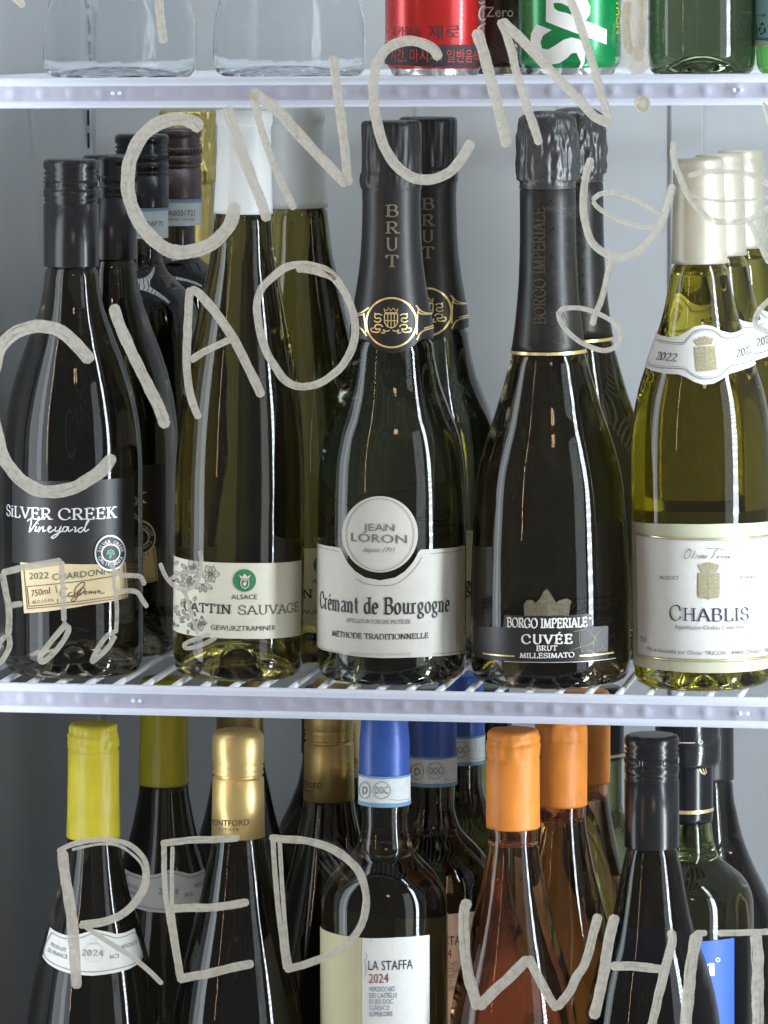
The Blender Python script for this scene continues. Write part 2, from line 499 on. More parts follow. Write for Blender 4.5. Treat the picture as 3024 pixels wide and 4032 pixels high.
def serif_text(s, thick=.15, thin=.055, space=.06, pen=24, ser=.10):
    """Roman letters drawn as pen strokes: returns verts (x in 0..1, y in cap heights), faces, natural width."""
    v, f = [], []
    x0 = 0.0
    for ch in s:
        if ch == ' ':
            x0 += .42; continue
        w, strokes = GL[ch]
        for kind, pts, fl in strokes:
            pp = [Vector(p) for p in pts]
            for i, p in enumerate(pp):
                a = pp[max(i - 1, 0)]; b2 = pp[min(i + 1, len(pp) - 1)]
                t = b2 - a
                t = t.normalized() if t.length > 1e-6 else Vector((1, 0))
                hw = (thin + (thick - thin) * abs(sin(atan2(t.y, t.x) - radians(pen))) ** 1.7) / 2
                nrm = Vector((-t.y, t.x)) * hw
                v += [(x0 + p.x + nrm.x, p.y + nrm.y), (x0 + p.x - nrm.x, p.y - nrm.y)]
                if i:
                    k = len(v)
                    f.append((k - 4, k - 3, k - 1, k - 2))
            for e in fl:
                p = pp[0] if e == '0' else pp[-1]
                k = len(v)
                yy = p.y - thin * .5 if p.y > .3 else p.y + thin * .5
                v += [(x0 + p.x - ser - thick / 2, yy - thin * .6), (x0 + p.x + ser + thick / 2, yy - thin * .6), (x0 + p.x + ser + thick / 2, yy + thin * .6), (x0 + p.x - ser - thick / 2, yy + thin * .6)]
                f.append((k, k + 1, k + 2, k + 3))
        x0 += w + space
    x0 -= space
    return [(x / x0, y) for x, y in v], f, x0


_sans = {}
def sans_text(s, cap=.69):
    if s not in _sans:
        c = bpy.data.curves.new('t', 'FONT')
        c.body = s; c.size = 1; c.resolution_u = 2
        o = bpy.data.objects.new('t', c)
        COL.objects.link(o)
        dg = bpy.context.evaluated_depsgraph_get()
        me = bpy.data.meshes.new_from_object(o.evaluated_get(dg))
        xs = [q.co.x for q in me.vertices]
        a, w = min(xs), max(xs) - min(xs)
        v = [((q.co.x - a) / w, q.co.y / cap) for q in me.vertices]
        f = [tuple(p.vertices) for p in me.polygons]
        bpy.data.objects.remove(o); bpy.data.curves.remove(c); bpy.data.meshes.remove(me)
        _sans[s] = (v, f, w / cap)
    return _sans[s]


# ------------------------------------------------------------------ things of revolution (bottles, cans)
class Round:
    """A thing of revolution standing at depth Y on the level Z0. Silhouette read off the photo as (photo y, half width) pairs."""

    def __init__(s, name, label, cat, group, cxb, cxt, ytop, Y, Z0, sil, ybase=None):
        x = P(cxb, 2700, Y).x
        for _ in range(4):
            q = proj((x, Y, Z0))
            x += (cxb - q[0]) * q[2] / F
        top = P(cxt, ytop, Y)
        s.H = (top - Vector((x, Y, Z0))).length
        s.lean = atan2(top.x - x, top.z - Z0)
        s.M = Matrix.Translation((x, Y, Z0)) @ Matrix.Rotation(s.lean, 4, 'Y')
        s.I = s.M.inverted()
        s.k = F / proj((x, Y, Z0 + .15))[2]            # pixels per metre
        s.cxb, s.cxt, s.ytop, s.Y = cxb, cxt, ytop, Y
        s.root = empty(name, label, cat, group, s.M)
        zs, rs = [], []
        for py, hw in sil:
            z = s.zy(py)
            if z > 0.012:
                zs.append(z); rs.append(hw / s.k)
        rs.append(rs[int(np.argmin(zs))]); zs.append(0.0)
        s.R = pchip(zs, rs)
        s.parts = {}

    def zy(s, py):
        """height on the axis seen at photo row py"""
        d = (s.I.to_3x3() @ ray_dir(s.cxb, py))
        o = s.I @ CAMP
        return (o + d * (-o.y / d.y)).z

    def loc(s, px, py):
        o = s.I @ CAMP
        d = s.I.to_3x3() @ ray_dir(px, py)
        z = s.zy(py)
        for _ in range(6):
            r = s.R(z)
            a = d.x ** 2 + d.y ** 2
            bb = o.x * d.x + o.y * d.y
            c = o.x ** 2 + o.y ** 2 - r * r
            disc = bb * bb - a * c
            t = (-bb - sqrt(disc)) / a if disc > 0 else -bb / a
            q = o + d * t
            z = q.z
        return atan2(q.x, -q.y), z

    def pt(s, phi, z, e=0.0):
        r = s.R(z) + e
        return (r * sin(phi), -r * cos(phi), z)

    def body(s, name, mat_, ztop, punt=.022, fill=None, neck=None, n=72):
        R = (lambda z: s.R(z) - (.0022 if z > neck else 0)) if neck else s.R
        ztop -= .003
        r0 = R(0.012)
        pts = [(0, punt), (.30 * r0, punt * .88), (.55 * r0, punt * .48), (.70 * r0, punt * .14), (.80 * r0, 0.0005), (.88 * r0, 0.0), (.945 * r0, .0018), (.985 * r0, .0055), (r0, .012)]
        k = 70
        for i in range(1, k + 1):
            z = .012 + (ztop - .012) * i / k
            pts.append((R(z), z))
        pts += [(R(ztop) * .55, ztop + .0008), (0, ztop + .001)]
        v, f = lathe(pts, n)
        if fill is not None:                            # empty space above the wine
            g = .0030
            cav = [(0, fill - .0002), (.6 * (R(fill) - g), fill - .0002), (R(fill) - g - .0012, fill + .0001), (R(fill) - g, fill + .0012)]
            kk = 20
            for i in range(1, kk + 1):
                z = fill + .0012 + (ztop - .004 - fill) * i / kk
                cav.append((max(R(z) - g, .004), z))
            cav.append((0, cav[-1][1] + .0005))
            v2, f2 = lathe(cav, n)
            o = len(v)
            v += v2
            f += [tuple(o + i for i in reversed(q)) for q in f2]
        s.parts[name] = obj(name, v, f, mat_, s.root)
        return s.parts[name]

    def cap(s, name, pts, mat_, n=64, wob=None, parent=None):
        v, f = lathe(pts, n, wob=wob)
        s.parts[name] = obj(name, v, f, mat_, parent or s.root)
        return s.parts[name]

    def label(s, name, top, bot, mat_, e=.0003, n=72, rows=10, ext=(None, None), parent=None):
        T = [s.loc(*p) for p in top]
        Bq = [s.loc(*p) for p in bot]
        for A in (T, Bq):
            A.sort()
            if ext[0] is not None: A.insert(0, (ext[0], A[0][1]))
            if ext[1] is not None: A.append((ext[1], A[-1][1]))
        tp, tz = zip(*T); bp_, bz = zip(*Bq)
        v, f = [], []
        for i in range(n + 1):
            a = tp[0] + (tp[-1] - tp[0]) * i / n
            b2 = bp_[0] + (bp_[-1] - bp_[0]) * i / n
            za, zb = np.interp(a, tp, tz), np.interp(b2, bp_, bz)
            for j in range(rows + 1):
                t = j / rows
                v.append(s.pt(a + (b2 - a) * t, float(za + (zb - za) * t), e))
        for i in range(n):
            for j in range(rows):
                k = i * (rows + 1) + j
                f.append((k, k + 1, k + rows + 2, k + rows + 1))
        o = obj(name, v, f, mat_, parent or s.root)
        s.parts[name] = o
        return o

    def disc(s, name, c, rx, ry, mat_, e=.0006, parent=None, rings=6, n=56):
        v = [s.pt(*s.loc(*c), e)]
        f = []
        for k in range(1, rings + 1):
            for i in range(n):
                a = 2 * pi * i / n
                v.append(s.pt(*s.loc(c[0] + rx * k / rings * cos(a), c[1] + ry * k / rings * sin(a)), e))
        for i in range(n):
            j = (i + 1) % n
            f.append((0, 1 + i, 1 + j))
            for k in range(rings - 1):
                f.append((1 + k * n + i, 1 + (k + 1) * n + i, 1 + (k + 1) * n + j, 1 + k * n + j))
        return obj(name, v, f, mat_, parent or s.root)

    def ink(s, e=.0006):
        return Ink(s, e)


class Ink:
    """Flat print on a round surface, gathered into one mesh."""

    def __init__(s, b, e):
        s.b, s.e, s.v, s.f = b, e, [], []

    def _add(s, q):
        s.v.append(s.b.pt(*s.b.loc(*q), s.e))
        return len(s.v) - 1

    def ribbon(s, pts, w, smooth=True, closed=False, sc=None, o=(0, 0)):
        if sc: pts = [(o[0] + p[0] / sc, o[1] + p[1] / sc) for p in pts]
        if closed: pts = list(pts) + [pts[0]]
        pp = catmull(pts, 5, closed) if smooth else dense(pts, 14)
        for i, p in enumerate(pp):
            a, b2 = pp[max(i - 1, 0)], pp[min(i + 1, len(pp) - 1)]
            if closed and i in (0, len(pp) - 1): a, b2 = pp[-2], pp[1]
            t = (b2 - a)
            t = t.normalized() if t.length > 1e-6 else Vector((1, 0))
            n = Vector((-t.y, t.x)) * (w / 2)
            s._add(p + n); k = s._add(p - n)
            if i: s.f.append((k - 3, k - 2, k, k - 1))
        return s

    def circle(s, c, r, w, ry=None):
        return s.ribbon([(c[0] + r * cos(a * pi / 18), c[1] + (ry or r) * sin(a * pi / 18)) for a in range(36)], w, closed=True)

    def poly(s, pts, sc=None, o=(0, 0), lev=2):
        if sc: pts = [(o[0] + p[0] / sc, o[1] + p[1] / sc) for p in pts]
        P3 = [Vector((p[0], p[1], 0)) for p in pts]
        for t in tessellate_polygon([P3]):
            s._tri([P3[i].to_2d() for i in t], lev)
        return s

    def _tri(s, t, lev):
        if lev == 0:
            s.f.append(tuple(s._add(p) for p in t)); return
        a, b2, c = t
        ab, bc, ca = (a + b2) / 2, (b2 + c) / 2, (c + a) / 2
        for q in ((a, ab, ca), (ab, b2, bc), (ca, bc, c), (ab, bc, ca)):
            s._tri(q, lev - 1)

    def text(s, tm, l, r, cap, sc=None, o=(0, 0), shear=0.0, bow=0.0):
        """tm: text mesh; l, r: photo points of the baseline's ends; cap: cap height in pixels. Runs evenly round the surface."""
        if sc:
            l = (o[0] + l[0] / sc, o[1] + l[1] / sc); r = (o[0] + r[0] / sc, o[1] + r[1] / sc); cap /= sc
        p0, z0 = s.b.loc(*l)
        p1, z1 = s.b.loc(*r)
        mx, my = (l[0] + r[0]) / 2, (l[1] + r[1]) / 2
        hz = (s.b.loc(mx, my - cap)[1] - s.b.loc(mx, my)[1])
        rr = s.b.R(z0)
        k = len(s.v)
        for x, y in tm[0]:
            ph = p0 + x * (p1 - p0) + shear * y * hz / rr
            s.v.append(s.b.pt(ph, z0 + x * (z1 - z0) + y * hz + bow * (x - .5) ** 2, s.e))
        s.f += [tuple(k + i for i in q) for q in tm[1]]
        return s

    def vtext(s, tm, start, end, left):
        """Text that climbs: start, end = photo points of the baseline's ends, left = photo point off the baseline that the caps reach."""
        a, b2, c = Vector(start), Vector(end), Vector(left)
        k = len(s.v)
        for x, y in tm[0]:
            s._add(a + (b2 - a) * x + (c - a) * y)
        s.f += [tuple(k + i for i in q) for q in tm[1]]
        return s

    def ringtext(s, chars, c, r, cap, a0, a1, inward=False):
        for i, ch in enumerate(chars):
            if ch == ' ': continue
            a = a0 + (a1 - a0) * i / (len(chars) - 1)
            tm = sans_text(ch)
            R_ = Vector((cos(a), sin(a)))
            T_ = Vector((-sin(a), cos(a)))
            if inward: R_, T_ = -R_, -T_
            cc = Vector(c) + Vector((cos(a), sin(a))) * r
            k = len(s.v)
            for x, y in tm[0]:
                s._add(cc + T_ * ((x - .5) * cap * tm[2]) + R_ * ((y - .5) * cap))
            s.f += [tuple(k + j for j in q) for q in tm[1]]
        return s

    def build(s, name, mat_, parent):
        me_f = s.f
        # every printed face looks outwards
        out = []
        for q in me_f:
            a, b2, c = Vector(s.v[q[0]]), Vector(s.v[q[1]]), Vector(s.v[q[2]])
            n = (b2 - a).cross(c - a)
            m_ = (a + b2 + c) / 3
            out.append(q if n.x * m_.x + n.y * m_.y >= 0 else tuple(reversed(q)))
        return obj(name, s.v, out, mat_, parent, smooth=False)


def at(sc, ox, oy):
    return lambda x, y: (ox + x / sc, oy + y / sc)


# capsule profiles, from z of lower edge to z of top; R = neck radius at each height
def screw_cap(b, z0, z1, r):
    g = .0008
    H = z1 - z0
    zz = lambda t: z1 - t                       # distance below the top, metres
    pts = [(r - .0012, z0 + .0002), (r + g, z0), (r + g, z0 + .0005), (r + g, zz(.0265)), (r - g, zz(.0258)), (r + g * .6, zz(.0250)), (r + g * .6, zz(.0238)), (r - g * .4, zz(.0232)),
           (r + g, zz(.0224)), (r + g, zz(.0180)), (r - g * .3, zz(.0175)), (r + g * .8, zz(.0168)), (r + g * .8, zz(.0128)), (r - g * .6, zz(.0122)), (r + g, zz(.0112)), (r - g, zz(.0098)),
           (r + g, zz(.0084)), (r - g, zz(.0070)), (r + g, zz(.0052)), (r + g, zz(.0022)), (r + g * .2, zz(.0008)), (r - .0012, zz(.0001)), (r - .004, z1), (0, z1)]
    cap = b.cap('screw_cap', pts, M['black_cap'])
    # knurled band: little upright ridges
    v, f = [], []
    n = 56
    for i in range(n):
        a = 2 * pi * i / n
        for (da, rr, z) in ((-.022, r + g * .7, zz(.0166)), (.022, r + g * .7, zz(.0166)), (.022, r + g * .7, zz(.0130)), (-.022, r + g * .7, zz(.0130)), (0, r + .0010, zz(.0160)), (0, r + .0010, zz(.0136))):
            v.append((rr * sin(a + da), -rr * cos(a + da), z))
        k = i * 6
        f += [(k, k + 1, k + 4), (k + 1, k + 2, k + 5, k + 4), (k + 2, k + 3, k + 5), (k + 3, k, k + 4, k + 5)]
    obj('knurled_ring', v, f, M['upright'] if False else M['black_cap'], cap, smooth=False)
    return cap


def capsule(b, z0, z1, mat_, ring=True, rt=None, wob=None, name='capsule', lip=.018):
    """tin or plastic sleeve over the neck, swelling over the bottle's lip near the top"""
    R = b.R
    g = .0008
    pts = [(R(z0) - .001, z0 + .0002), (R(z0) + g, z0)]
    zl = z1 - lip
    for i in range(1, 13):
        z = z0 + (zl - .001 - z0) * i / 12
        pts.append((R(z) + g, z))
    rr = rt or R(zl) + (.0016 if ring else .0)
    if ring:
        pts += [(rr - .0004, zl + .0002), (rr, zl + .001), (rr + .0001, zl + .004), (rr, zl + .0085), (rr - .0007, zl + .0095), (rr - .0008, z1 - .004)]
    rr2 = rr - .0008
    pts += [(rr2, z1 - .0024), (rr2 - .0004, z1 - .0012), (rr2 - .0014, z1 - .0003), (rr2 - .003, z1), (0, z1 - .0004)]
    if wob:
        q = []
        for a, c in zip(pts, pts[1:]):
            k = max(1, int(abs(a[1] - c[1]) / .0012))
            q += [(a[0] + (c[0] - a[0]) * i / k, a[1] + (c[1] - a[1]) * i / k) for i in range(k)]
        pts = q + [pts[-1]]
    return b.cap(name, pts, mat_, n=160 if wob else 64, wob=wob)


def crumple(z_hi, amp=.0011, lo=.0, seed=0.0):
    def w(r, z, a):
        t = min(max((z - lo) / .004, 0), 1)
        n = mnoise.noise(Vector((3.2 * cos(a) + seed, 3.2 * sin(a), z * 95))) + .6 * mnoise.noise(Vector((8 * cos(a), 8 * sin(a) + seed, z * 210)))
        pl = abs(sin(a * 9 + 3 * mnoise.noise(Vector((cos(a) * 2, sin(a) * 2, z * 60 + seed))))) - .5
        return r + amp * t * (n + .55 * pl), z
    return w


def place(b, cx, ytop, Y, Z0, label, rotz=0.0, lean=None):
    """a copy of bottle b at depth Y, its top seen at photo column cx"""
    c = copy_tree(b.root)
    top = P(cx, ytop, Y)
    x = top.x - sin(b.lean if lean is None else lean) * b.H
    c.matrix_world = Matrix.Translation((x, Y, Z0)) @ Matrix.Rotation(b.lean if lean is None else lean, 4, 'Y') @ Matrix.Rotation(radians(rotz), 4, 'Z')
    c['label'] = label
    return c


# ------------------------------------------------------------------ the fridge
XL = P(343, 520, .49).x
YB = .50
XR = .62
ZT, ZF = .78, -.33
ZU = P(1512, 303, 0).z                       # upper shelf


def wallbox(name, *a, m='wall'):
    v, f = box(*a)
    return structure(obj(name, v, f, M[m], smooth=False))


wallbox('wall_back', XL - .05, XR + .05, YB, YB + .04, ZF - .05, ZT + .05)
wb = bpy.data.objects['wall_back']
for _px in (1640, 2200):
    _x = P(_px, 500, YB).x
    _v, _f = box(_x - .0006, _x + .0006, YB - .0012, YB - .0001, ZF, ZT)
    obj('liner_seam', _v, _f, M['wall'], wb, smooth=False)
wallbox('wall_left', XL - .05, XL, -.02, YB - .0005, ZF - .05, ZT + .05)
wallbox('wall_right', XR, XR + .05, -.02, YB - .0005, ZF - .05, ZT + .05)
wallbox('ceiling', XL + .0005, XR - .0005, -.02, YB - .0005, ZT, ZT + .04)
wallbox('floor', XL + .0005, XR - .0005, -.02, YB - .0005, ZF - .04, ZF, m='floor')
_a, _b = .0, .49
for _ in range(30):                          # added paler panel, for the lit part of the left wall, ends here
    _m = (_a + _b) / 2
    _a, _b = (_m, _b) if P(82, 3300, _m).x < XL + .010 else (_a, _m)
print('panel ends', _a, XL)
wallbox('lit_wall_band', XL + .0004, XL + .010, .0, _a, ZF + .001, ZT - .001, m='rail')


def upright(x, w, d, slots, label):
    t = empty('shelf_upright', label, 'shelf upright', None, Matrix.Translation((x, YB, ZF)))
    h = ZT - ZF
    v = [(-w, -.0005, 0), (-w, -d, 0), (-w + .0012, -d - .0012, 0), (w - .0012, -d - .0012, 0), (w, -d, 0), (w, -.0005, 0)]
    v += [(a, c, h) for a, c, _ in v]
    obj('channel', v, [(i, i + 1, i + 7, i + 6) for i in range(5)], M['upright'] if slots else M['wall'], t, smooth=False)
    sv, sf = box(.0004, w - .0013, -d - .0016, -d - .0013, 0, .0105)
    me = None
    for i in range(48 if slots else 0):
        z = .33 + i * .0158
        if z > h - .03: break
        if me is None:
            o = obj('slot', sv, sf, M['slot'], t, smooth=False); me = o.data
        else:
            o = bpy.data.objects.new('slot', me); COL.objects.link(o); o.parent = t
        o.location = (0, 0, z)
    return t


upright(P(358, 520, YB).x, .0032, .010, True, 'narrow slotted shelf upright in the back left corner behind the black screw caps')
upright(P(2706, 520, YB).x, .0113, .004, False, 'flat shelf upright on the back wall behind the silver capsules')


def shelf(z, label, bright):
    t = empty('wire_shelf', label, 'shelf', 'white wire shelves of the fridge', Matrix.Translation((0, 0, z)))
    x0, x1 = XL + .004, XR - .004
    # front rail: shallow channel with round edges, dimpled where each wire is welded behind it
    prof = [(.0035, -.0003), (.0015, .0006), (-.0008, .0004), (-.0024, -.0008), (-.0028, -.0022), (-.0022, -.0036), (-.0004, -.0044), (.0022, -.0048), (.0024, -.0085), (.0022, -.0126), (-.0004, -.0130), (-.0022, -.0136), (-.0029, -.0148), (-.0026, -.0160), (-.0010, -.0169), (.0014, -.0170), (.0036, -.0162)]
    pitch = .0175

    def sheet(name, prof, m, bumps):
        nx = int((x1 - x0) / .0022)
        v, f = [], []
        m_ = len(prof)
        for i in range(nx + 1):
            x = x0 + (x1 - x0) * i / nx
            u = ((x + .0055) / pitch) % 1.0
            du = min(u, 1 - u) * pitch
            for j, (y, zz) in enumerate(prof):
                dz = zz + .0085
                bmp = math.exp(-((du / .0026) ** 2) - (dz / .0036) ** 2) * .0015 if bumps else 0
                sag = .00012 * mnoise.noise(Vector((x * 25, j * .3, z * 10)))
                v.append((x, y - bmp + sag, zz))
        for i in range(nx):
            for j in range(m_ - 1):
                k = i * m_ + j
                f.append((k, k + 1, k + m_ + 1, k + m_))
        obj(name, v, f, m, t)
    sheet('front_rail', prof, M['rail'], False)
    # channel between lips: added sheet with shade in its tone, dimpled at each wire
    sheet('channel_shade', [(.0004 + .0007 * (1 - ((k - 6) / 6) ** 2), -.0045 - .0084 * k / 12) for k in range(13)], M['strip'], True)
    r = .0019
    wv, wf = [], []
    n = 8
    for j, y in enumerate((.0026, .004, .47)):
        for i in range(n):
            a = 2 * pi * i / n
            wv.append((r * cos(a), y, r * sin(a) - r))
    for j in range(2):
        for i in range(n):
            k = (i + 1) % n
            wf.append((j * n + i, j * n + k, (j + 1) * n + k, (j + 1) * n + i))
    wf.append(tuple(range(n)))
    me = None
    x = x0 + (pitch - ((x0 + .0055) % pitch))
    while x < x1:
        if me is None:
            o = obj('wire', wv, wf, M['wire'], t); me = o.data
        else:
            o = bpy.data.objects.new('wire', me); COL.objects.link(o); o.parent = t
        o.location = (x, 0, 0)
        x += pitch
    for y in (.03, .18, .33, .465):
        cv = [(xx, y + .0026 * cos(2 * pi * i / 8), -.0064 + .0026 * sin(2 * pi * i / 8)) for xx in (x0, x1) for i in range(8)]
        obj('cross_wire', cv, [(i, (i + 1) % 8, 8 + (i + 1) % 8, 8 + i) for i in range(8)], M['wire'], t)
    # pair of tiny dots added for the LED sparkle on the rail
    for px in bright:
        xx = P(px, 2760 if z < .1 else 362, 0).x
        for k in (0, .004):
            pv, pf = lathe([(.0012, 0), (.0010, .0005), (.0006, .0008), (0, .0009)], 12)
            o = obj('sparkle_dot', [(a + xx + k, -c - .0008, b2 - .0085) for a, b2, c in pv], pf, M['wire'], t)
    return t


shelf(ZU, 'upper white wire shelf with a ribbed front rail carrying the soda cans', (445, 2890))
shelf(0.0, 'middle white wire shelf with a ribbed front rail carrying the front row of wine', (525, 2915))

Y1 = .06
# ------------------------------------------------------------------ middle shelf, black screw cap bottles
b = Round('wine_bottle', 'black screw cap wine bottle with a black label and tan ticket in front of everything', 'wine bottle', 'black screw cap bottles on the middle shelf',
          291, 279, 626, Y1, 0.0, [(626, 98), (800, 100), (1048, 102), (1085, 106), (1123, 110), (1183, 120), (1304, 160), (1424, 205), (1545, 241), (1666, 264), (1760, 273), (1841, 276), (2650, 276)])
z1 = b.zy(626)
b.body('glass_body', M['g_black'], z1 - .002, neck=b.zy(1044))
screw_cap(b, b.zy(1048), z1, b.R(b.zy(900)) + .0004)
lb = b.label('label', [(49, 1884), (527, 1874)], [(49, 2214), (527, 2209)], M['black_label'])
q = at(2.9625, 0, 1850)
A = dict(sc=2.9625, o=(0, 1850))
k = b.ink()
k.text(serif_text('SiLVER CREEK', .17, .07), (85, 530), (1352, 555), 130, **A)
for s_ in ([(325, 600), (350, 575), (372, 582), (366, 640), (350, 725), (400, 660), (450, 590), (500, 560), (545, 548)], [(432, 655), (415, 715), (448, 700)], [(452, 622), (448, 630)],
           [(468, 660), (450, 725), (482, 680), (512, 662), (505, 718), (545, 700)], [(560, 700), (602, 670), (582, 655), (562, 695), (585, 727), (635, 695)],
           [(655, 660), (645, 712), (690, 705), (715, 655), (680, 750), (620, 800), (600, 788), (650, 752), (735, 710)], [(795, 668), (752, 664), (732, 712), (770, 715), (800, 660), (800, 718), (852, 690)],
           [(860, 665), (884, 672), (872, 722), (912, 700)], [(962, 670), (915, 690), (920, 725), (962, 708), (1036, 585), (1010, 605), (985, 718), (1036, 690)]):
    k.ribbon(s_, 5, **A)
k.build('lettering', M['silver_print'], lb)
tk = b.label('ticket_label', [q(245, 1075), q(500, 1092), q(740, 1060), q(752, 1095), q(1130, 1100), q(1455, 1070)], [q(290, 1672), q(500, 1655), q(715, 1627), q(1000, 1580), q(1484, 1485)], M['tan_paper'], e=.0007)
k = b.ink(.0010)
for s_ in ([(325, 1360), (660, 1328), (1000, 1290), (1350, 1232)], [(325, 1360), (348, 1590)], [(652, 1345), (665, 1430)], [(672, 1500), (676, 1545)], [(348, 1592), (900, 1535), (1462, 1455)], [(330, 1618), (900, 1565), (1466, 1482)], [(285, 1110), (330, 1618)], [(1430, 1110), (1466, 1482)]):
    k.ribbon(s_, 2.6, smooth=False, **A)
for s_ in ([(785, 1385), (740, 1380), (705, 1420), (712, 1470), (760, 1480), (800, 1460)], [(838, 1425), (800, 1440), (812, 1480), (840, 1460), (836, 1485), (865, 1460)], [(865, 1460), (985, 1340), (960, 1308), (880, 1380), (868, 1470), (892, 1472)],
           [(905, 1425), (900, 1470), (922, 1462)], [(930, 1450), (992, 1400), (960, 1370), (900, 1480), (860, 1532), (830, 1518), (880, 1478), (950, 1450)], [(990, 1420), (975, 1445), (1000, 1447), (1012, 1415), (990, 1420)],
           [(1040, 1412), (1035, 1445), (1052, 1415)], [(1064, 1410), (1060, 1440), (1086, 1410), (1085, 1437), (1104, 1422)], [(1114, 1405), (1108, 1448)], [(1152, 1400), (1130, 1430), (1165, 1412), (1160, 1440), (1212, 1432)]):
    k.ribbon(s_, 3.6, **A)
k.text(sans_text('750ml'), (375, 1480), (585, 1440), 76, **A)
k.text(sans_text('ALC.13.5%'), (382, 1560), (632, 1530), 34, **A)
k.build('ticket_print', M['ink_brown'], tk)
k = b.ink(.0010)
k.text(sans_text('2022'), (352, 1275), (572, 1262), 74, **A)
k.text(sans_text('CHARDONNAY'), (612, 1285), (1400, 1175), 74, **A)
k.build('grape_lettering', M['ink_green'], tk)
sl = b.disc('seal', q(1275, 968), 60, 71, M['silver_print'], e=.0012)
dk = b.disc('seal_band', q(1275, 968), 54, 64, M['black_label'], e=.0014, parent=sl)
k = b.ink(.0017)
cq = q(1275, 968)
k.ringtext('SILVER CREEK', cq, 45, 13, pi * 1.06, pi * 1.94)
k.ringtext('CALIFORNIA', cq, 45, 13, pi * .86, pi * .14, inward=True)
k.circle(cq, 34, 5)
k.build('seal_lettering', M['silver_print'], sl)
k = b.ink(.0017)
rg = random.Random(3)
for gx, gy in [(-9, -8), (0, -11), (9, -8), (-5, 0), (5, 0), (0, 9), (-12, 1), (11, 2), (-3, 16)]:
    k.poly([(cq[0] + gx + 5 * cos(a * pi / 4), cq[1] + gy + 5.5 * sin(a * pi / 4)) for a in range(8)], lev=0)
k.build('grape_emblem', mat('mint_print', (0.20, 0.52, 0.36), .5, var=.3), sl)
SC = b
place(SC, 431, 607, .143, 0.0, 'black screw cap wine bottle standing right behind the tan ticket bottle', rotz=-8)

# two dark red wine bottles with tax strips, and a gold foil one, at the back left
b = Round('red_wine_bottle', 'dark wine bottle with black screw cap and pale strip, behind the topmost letter C', 'wine bottle', None,
          560, 558, 527, .235, 0.0, [(527, 96), (820, 96), (940, 78), (1010, 80), (1050, 92), (1085, 118), (1117, 152), (1160, 192), (1210, 216), (1300, 228), (2500, 228)])
z1 = b.zy(527)
b.body('glass_body', M['g_red'], z1 - .003, neck=b.zy(811))
b.R = pchip([0, b.zy(945), z1], [.0166, .0166, .0166])
screw_cap(b, b.zy(815), z1, .0163)
st = b.label('tax_strip', [(480, 822), (640, 822)], [(480, 938), (640, 938)], M['pale_paper'], ext=(-pi * .98, pi * .98), e=.0001)
b.label('strip_edge', [(480, 812), (640, 812)], [(480, 829), (640, 829)], M['blue_edge'], ext=(-pi * .98, pi * .98), e=.0004, rows=1, parent=st)
k = b.ink(.0004)
k.text(sans_text('AAF 75'), (575, 890), (640, 890), 20)
k.build('strip_print', M['ink_grey'], st)

b = Round('red_wine_bottle', 'dark wine bottle with maroon screw cap and pale strip beside the gold foil neck', 'wine bottle', None,
          690, 688, 504, .312, 0.0, [(504, 96), (790, 96), (890, 80), (985, 83), (1020, 104), (1050, 148), (1090, 195), (1140, 220), (1220, 228), (2500, 228)])
z1 = b.zy(504)
b.body('glass_body', M['g_red'], z1 - .003, neck=b.zy(776))
b.R = pchip([0, b.zy(895), z1], [.0170, .0170, .0170])
screw_cap(b, b.zy(780), z1, .0167).data.materials[0] = M['red_cap']
st = b.label('tax_strip', [(600, 790), (770, 790)], [(600, 888), (770, 888)], M['pale_paper'], ext=(-pi * .98, pi * .98), e=.0001)
b.label('strip_edge', [(600, 782), (770, 782)], [(600, 795), (770, 795)], M['blue_edge'], ext=(-pi * .98, pi * .98), e=.0004, rows=1, parent=st)
k = b.ink(.0004)
k.text(sans_text('A0031721'), (660, 850), (765, 850), 24)
k.text(sans_text('00000 1750 ML'), (662, 868), (765, 868), 9)
k.build('strip_print', M['ink_grey'], st)

b = Round('sparkling_bottle', 'sparkling wine bottle with crumpled gold foil, mostly hidden at the back left', 'wine bottle', None,
          742, 738, 432, .402, 0.0, [(432, 100), (640, 102), (700, 94), (1033, 98), (1150, 130), (1300, 200), (1450, 255), (1600, 262), (2500, 262)])
z1 = b.zy(432)
b.body('glass_body', M['g_green'], z1 - .004, neck=b.zy(1036))
capsule(b, b.zy(1040), z1, M['gold_foil'], rt=.0192, lip=.048, wob=crumple(0, .0012, b.zy(800)), name='foil')

# ------------------------------------------------------------------ middle shelf, tall olive flutes
b = Round('flute_bottle', 'tall olive flute bottle with white capsule, cream label and green round crest fully shown', 'wine bottle', 'tall olive flute bottles with white capsules',
          937, 963, 418, Y1, 0.0, [(418, 100), (500, 100), (837, 111), (900, 117), (1003, 127), (1123, 150), (1304, 186), (1450, 214), (1605, 237), (1750, 249), (1901, 256), (2050, 257), (2650, 257)])
z1 = b.zy(418)
b.body('glass_body', M['g_olive'], z1 - .003, neck=b.zy(835))
capsule(b, b.zy(839), z1, M['white_cap'], ring=True, rt=b.R(b.zy(470)) + .0016, lip=.011)
A = dict(sc=2.765, o=(660, 2150))
q = at(2.765, 660, 2150)
lb = b.label('label', [q(300, 160), q(850, 184), q(1455, 152)], [q(300, 978), q(800, 1008), q(1447, 966)], M['cream_paper'], ext=(-1.9, None))
k = b.ink()
k.text(sans_text('ALSACE'), (694, 577), (972, 577), 52, **A)
k.text(sans_text('GEWURZTRAMINER'), (472, 908), (1168, 912), 54, **A)
k.build('small_lettering', M['ink'], lb)
k = b.ink()
k.text(serif_text('CATTIN', .15, .095, pen=30), (187, 694), (692, 738), 98, **A)
k.build('lettering', M['ink'], lb)
k = b.ink()
